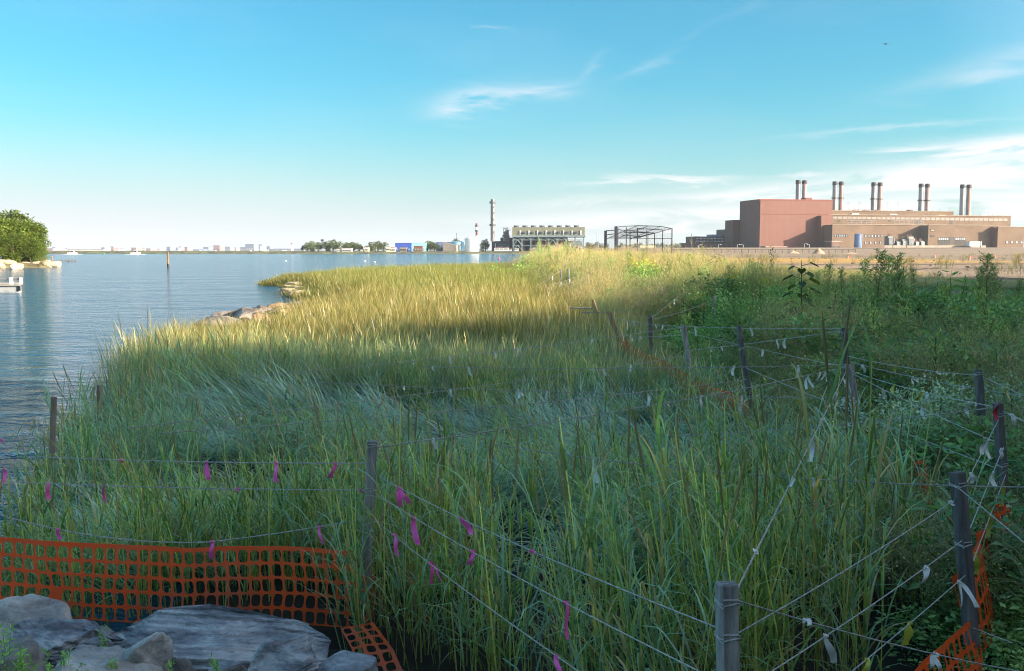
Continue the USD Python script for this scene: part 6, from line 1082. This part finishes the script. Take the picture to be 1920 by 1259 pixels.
for i, px in enumerate(list(np.arange(1099, 1136, 5.2)) + list(np.arange(1164, 1284, 9.5))):
    Y = 560 + (i * 11) % 30; pt = 455 + (i * 5) % 4 if px < 1140 else 457 + (i * 7) % 4; tree('brown' if px < 1136 and i % 3 != 1 else 'far', f'distant tree, {ordn(i)} from left, ' + ('right of the condenser block' if px < 1140 else 'seen through the batting cage'), (gx(px, Y), Y, 1.2), 2.1, (gz(pt, Y) - 1.2) * 1.06, i * 40, 'distant trees right of the condenser block')
for i, (a, b, t_, lab) in enumerate(((1165, 1186, 462, 'low white shed seen through the batting cage, left'), (1200, 1229, 460.5, 'long cream shed seen through the batting cage'), (1232, 1262, 463, 'low grey shed seen through the right cage side'), (1262, 1284, 464, 'row of pale low sheds left of the dark offices'))):
    wbox('distant_shed', lab, 'shed', a, b, t_, 471, 545, 8, (M_CONC, M_PALE_BOX, M_LOUVRE, M_CONC)[i], 0, None, winrow(4, .2, .6, M_DARK), (M_CONC, .2))
# trees behind and to the right of the camera: they throw the shade over the near marsh
_sh = np.array([S[0], S[1]]) / S[2] if False else None
rowd = nrm(np.array([.73, .69])); base_pt = np.array([0.6, 11.2]) + np.array([S[0], S[1]]) / math.cos(SUN_EL) * 22
SHADE = [(-22, 10.5), (-18.5, 11.5), (-15, 10.8), (-11.5, 11.5), (-8, 10.6), (-5, 10.6), (-1.7, 10.0), (1.5, 8.9), (5, 9.3), (8.5, 9.0), (12, 9.4), (15.5, 9.2), (19.5, 9.5)]
for i, (k, h) in enumerate(SHADE):
    p = base_pt + rowd * k; tree('shade' if i % 2 else 'shade2', f'leafy tree behind the camera on the right bank, {ordn(i)} in the row', (p[0], p[1], .2), 2.6, h * (1.0 + .14 * ss(0, -8, k)), i * 63, 'tree row right of the camera')

# ------------------------------------------------------------------ water's edge things
M_PILE = mat('brown_pile', lin(150, 116, 88), lin(110, 82, 62), 3, .9, .6, 20, stretch=(3, 3, .3)); M_WETPILE = mat('wet_pile', lin(58, 46, 42), None, 3, .7)
p = on(315.5, 502, 0); t = thing('mooring_pile', 'lone brown timber pile standing in the bay', 'pile', p); h = gz(473.5, p[1])
MB().tube([(0, 0, -1), (0, 0, .38)], .118, 10).build('wet_foot', M_WETPILE, t, smooth=40); MB().tube([(0, 0, .382), (.01, 0, h)], [.108, .102], 10).build('shaft', M_PILE, t, smooth=40)
M_DOCK = mat('worn_white_hull', lin(170, 172, 172), lin(92, 98, 106), 2.2, .6, sharp=(.36, .5)); M_DECK = mat('pale_deck', lin(180, 170, 158), lin(150, 140, 128), 2, .7)
dk = thing('floating_dock', 'white floating dock with a low railing at the left edge', 'dock', (0, 0, 0)); p = on(36, 549, 0); Yd = p[1]; x0, x1 = gx(-70, Yd), gx(33, Yd); zd = gz(534.5, Yd)
MB().prism([(x0, Yd), (x1 - .12, Yd), (x1, Yd + .15), (x1 * (1 + 2.2 / Yd), Yd + 2.2), (x0, Yd + 2.2)], -.25, zd - .05).build('hull', M_DOCK, dk); MB().prism([(x0, Yd - .05), (x1 + .05, Yd - .05), ((x1 + .05) * (1 + 2.25 / Yd), Yd + 2.25), (x0, Yd + 2.25)], zd - .046, zd + .02).build('deck', M_DECK, dk)
zr_ = gz(521, Yd)
for px, w in ((14.5, .06), (33, .045), (-30, .05)): x = gx(px, Yd); MB().box((x - w, Yd + .1, zd + .021), (x + w, Yd + .1 + 2 * w, zr_)).build('rail_post', M_WHITE, dk)
for z in (zr_ - .05, (zr_ + zd) / 2 + .06): MB().tube([(x0, Yd + .15, z), (gx(33, Yd), Yd + .15, z)], .022, 5).build('rail', M_GALV, dk)
MB().box((x1 - .06, Yd - .03, zd - .25), (x1 + .04, Yd + .05, zd - .05)).build('bumper', M_BLACKSTEEL, dk)
p = on(98, 488.5, .25); t = thing('stump', 'small weathered wooden stump on the rocks at the headland tip', 'stump', p); MB().tube([(0, 0, -.3), (.03, 0, .28), (-.03, 0, .46)], [.10, .08, .12], 8).build('trunk', M_PILE, t); MB().lathe([(0, 0), (.14, 0), (.12, .09), (0, .12)], (-.03, 0, .46), 10).build('cap', M_CONC, t)
t = thing('timber_jetty', 'low broken timber jetty off the headland tip', 'jetty', on(128, 491, 0)); 
for i in range(7): MB().box((-1.15 + i * .34, -.2, .06 + .03 * (i % 2)), (-1.15 + i * .34 + .30, .2, .13 + .03 * (i % 3))).build('plank', M_PILE, t)
for i in (-1.1, 0, 1.1): MB().tube([(i, 0, -.6), (i, 0, .3)], .06, 6).build('pile', M_WETPILE, t)
def buoy(label, px, py, m, h):
    p = on(px, py, 0); t = thing('buoy', label, 'buoy', p); MB().lathe([(0, -.3), (h * .32, -.2), (h * .34, h * .2), (0, h * .2)], n=14).build('float', m, t); MB().lathe([(h * .22, h * .2), (h * .06, h * .85), (h * .1, h * .86), (h * .1, h), (0, h)], n=10).build('tower', m, t)
M_BUOYR, M_BUOYG = mat('red_buoy', lin(214, 70, 60), None, 3, .5), mat('green_buoy', lin(50, 150, 90), None, 3, .5)
buoy('small red buoy on the water beyond the marsh tip', 936, 487.5, M_BUOYR, .62); buoy('green channel buoy far out at left', 195, 477.5, M_BUOYG, 1.1); buoy('red channel buoy at far left', 109, 477.3, M_BUOYR, .6)
M_BIRD = mat('white_feathers', lin(232, 230, 226), None, 3, .8)
for px, py, o in ((536, 490.5, 'alone left of the marsh'), (684, 491, 'left of the pair near the marsh'), (702.5, 492.5, 'right of the pair near the marsh')):
    p = on(px, py, 0); t = thing('seagull', 'white seagull floating on the water, ' + o, 'seagull', p); v, f = trimesh.creation.icosphere(subdivisions=2).vertices, trimesh.creation.icosphere(subdivisions=2).faces; v = np.array(v); w = v * [.18, .085, .08]; w[:, 2] += .07 + .5 * np.maximum(-w[:, 0] - .12, 0); hd = v * .048 + [.15, 0, .17]; nk = MB().add(w, f).add(hd, f).tube([(.11, 0, .08), (.145, 0, .155)], [.045, .036], 8); nk.build('body', M_BIRD, t, smooth=True); MB().lathe([(0, 0), (.018, 0), (0, .08)], (0, 0, 0), 6)
    m = MB().tube([(.19, 0, .17), (.25, 0, .16)], [.012, .004], 5); m.build('beak', M_YELR, t)
t = thing('flying_bird', 'tiny dark bird flying high in the right sky', 'bird', at(1661, 83, 160)); w = np.array(v) * [.1, .32, .09]; MB().add(w, f).build('body', M_STACKCAP, t, smooth=True)
for s_x in (-1, 1): MB().add([(s_x * .08, .12, .03), (s_x * .08, -.14, .03), (s_x * .42, -.06, .16), (s_x * .42, .10, .16), (s_x * .75, -.12, .05)], np.array([[0, 1, 2], [0, 2, 3], [3, 2, 4]])).build('wing', M_STACKCAP, t)
def boat(label, px, py, L, m=M_WHITE, cabin=True, rot=0):
    p = on(px, py, 0); t = thing('motor_boat', label, 'boat', p, rot, 'small boats along the far shore'); h = L / 2; hull = [(-h, -.7), (h * .55, -.7), (h, 0), (h * .55, .7), (-h, .7)]; MB().prism(hull, -.1, .75).build('hull', m, t)
    if cabin: MB().box((-h * .35, -.5, .752), (h * .3, .5, 1.7)).build('cabin', M_WHITE, t); MB().box((-h * .3, -.52, 1.05), (h * .25, -.505, 1.5)).build('window', M_DARK, t)
for i, (px, L) in enumerate(((335, 5), (357, 4), (376, 4), (404, 6), (436, 5), (447, 4), (470, 5), (481, 5), (494, 4), (500, 6), (512, 5), (533, 9), (300, 4), (325, 4))): boat(f'white boat moored on far shore, {ordn(i)} from left of the mooring row' if i < 12 else ('white boat near the timber pile, left side' if i == 12 else 'white boat just right of the timber pile'), px, 475.2, L, M_WHITE, i % 3 != 1, i * 20)
boat('white motor boat under way at left with small wake', 255, 477.2, 4.5); boat('white motor boat far left with small wake', 136, 477, 4.5)
M_FOAM = mat('white_foam', lin(226, 232, 236), None, 1, .8)
for px, py in ((255, 477.8), (136, 477.5)): p = on(px, py, .02); tag(MB().box((p[0] - 3.4, p[1] - .5, .01), (p[0] + 3.4, p[1] + .6, .12)).prism([(p[0] - 5, p[1] - .3), (p[0] + 4.6, p[1]), (p[0] - 5, p[1] + .9)], .012, .06).build('wake', M_FOAM), 'white bow wake of the ' + ('nearer motor boat right of the headland' if px > 200 else 'leftmost motor boat by the headland'), None, None, 'stuff')
# skyline beyond the bay on the left
M_SKY = [mat('hazy_brick', lin(146, 128, 134), lin(130, 114, 124), .1, .8), mat('hazy_blue_grey', lin(122, 134, 154), lin(108, 120, 142), .1, .8), mat('hazy_cream', lin(206, 196, 190), lin(186, 176, 174), .1, .8)]  # distance haze is mixed into these wall colours
SK = [(84, 99, 467, 0, 'low tan hangar at the far left'), (98, 103, 464, 1, 'small blue grey block right of the tan hangar'), (104, 107, 464.5, 0, 'brick block at far left'), (112, 118, 466.5, 1, 'low grey house right of the brick block'), (118, 127, 466, 0, 'long low brick house'), (126, 193, 468.5, 2, 'longest white low hangar'), (133, 146, 470.5, 2, 'white shed below the long hangar'), (190, 196, 464, 1, 'blue grey tower block above hangar end'), (205, 213, 463.5, 0, 'brick block with a peaked top'), (213, 223, 467.5, 2, 'cream low house row'), (224, 232, 466, 1, 'grey roofed row of houses'), (246, 255, 465.5, 0, 'brick block above the moving boat'), (258, 272, 466, 2, 'cream block with bright end'), (273, 282, 467, 0, 'low brick houses left of the timber pile'), (283, 300, 468, 2, 'pale house row left of the timber pile'), (312, 319, 463, 1, 'blue grey block just behind the timber pile'), (323, 334, 464.5, 1, 'wide blue grey block right of the pile'), (335, 340, 463.5, 0, 'brick tower right of the wide block'), (346, 351, 464.5, 0, 'small brick tower'), (352, 380, 468, 1, 'long low grey row'), (381, 391, 463.5, 1, 'flat topped blue grey block'), (392.5, 398, 462.7, 1, 'left of the twin tower blocks'), (400, 412, 461.5, 0, 'larger of the twin tower blocks'), (418, 431, 463, 1, 'stepped blue grey block'), (436, 442, 464.5, 0, 'small pinkish block'), (450, 460, 463.5, 1, 'left shoulder block of the tallest group'), (460, 476, 458, 1, 'tallest stepped blue grey block'), (476, 488, 461, 1, 'right shoulder of the tallest block'), (480, 492, 458.8, 1, 'dark block behind the slab'), (486, 506, 462.3, 1, 'long blue slab'), (506, 566, 466.6, 1, 'long dark roofed terminal beside the white tower')]
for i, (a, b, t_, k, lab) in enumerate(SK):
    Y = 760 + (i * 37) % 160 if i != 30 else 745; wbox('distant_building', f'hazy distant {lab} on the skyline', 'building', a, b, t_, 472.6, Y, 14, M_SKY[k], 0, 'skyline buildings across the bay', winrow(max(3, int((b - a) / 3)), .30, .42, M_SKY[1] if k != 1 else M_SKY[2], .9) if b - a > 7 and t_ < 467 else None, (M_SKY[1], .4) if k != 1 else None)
wbox('control_tower', 'white lighthouse like tower on the far left shore', 'tower', 545.5, 549.5, 459, 474, 735, 2, M_WHITE, 0, None, lambda t, w, h, d: [MB().lathe([(0, 0), (w * 1.3, 0), (w * 1.2, 1.0), (w * .4, 1.3), (0, 1.3)], (0, d / 2, h + .01), 12).build('lantern', M_SKY[0], t)])
wbox('watch_tower', 'small dark control tower showing above the far wood', 'tower', 602.5, 606, 453.5, 465, 560, 2, M_SKY[1], 0, None, lambda t, w, h, d: [MB().lathe([(0, 0), (w * 1.7, .3), (w * 1.9, 1.3), (0, 1.4)], (0, d / 2, h + .01), 10).build('cab', M_NAVY, t)])
for a, b, t_, lab in ((641, 659, 466.5, 'long white boat shed below the far wood'), (631, 636, 468, 'small white shed left of the long boat shed'), (676, 680, 469, 'white boat shed at right of the far wood'), (724, 731, 463, 'tan house between lone clump and blue warehouse'), (731, 741, 465, 'yellowish house left of the blue warehouse'), (684, 690, 464.5, 'pinkish house in the gap of far trees')): wbox('shore_house', lab, 'house', a, b, t_, 472, 518, 5, M_WHITE if 'white' in lab else M_PALE_BOX, 0, None, winrow(3, .25, .6, M_DARK), (M_SKY[0], .3))
# bottom edge of the far left: low green marsh bank
fm, ff_ = grid_mesh(np.linspace(gx(70, 640), gx(330, 640), 40), np.array([560, 600, 650, 700.]), lambda X, Y: np.interp(Y, [560, 600, 650, 700], [-.4, .55, 1.0, .6]) + .1 * np.sin(X)); tag(MB().add(fm, ff_).build('marsh_bank', M_BERM, smooth=True), 'low green marsh bank far across the bay at left', None, None, 'structure')
# thin evening haze over everything
hz = usdkit.material(stage, '/World/Looks/haze_air', {'v': ('principled_volume', dict(color=(.80, .90, 1.0), density=.0001, anisotropy=.25))}, [], volume='v.volume')
tag(MB().box((-4200, -420, -2.6), (4200, 4200, 60)).build('haze', hz), 'thin pale evening haze over the bay', None, None, 'stuff')
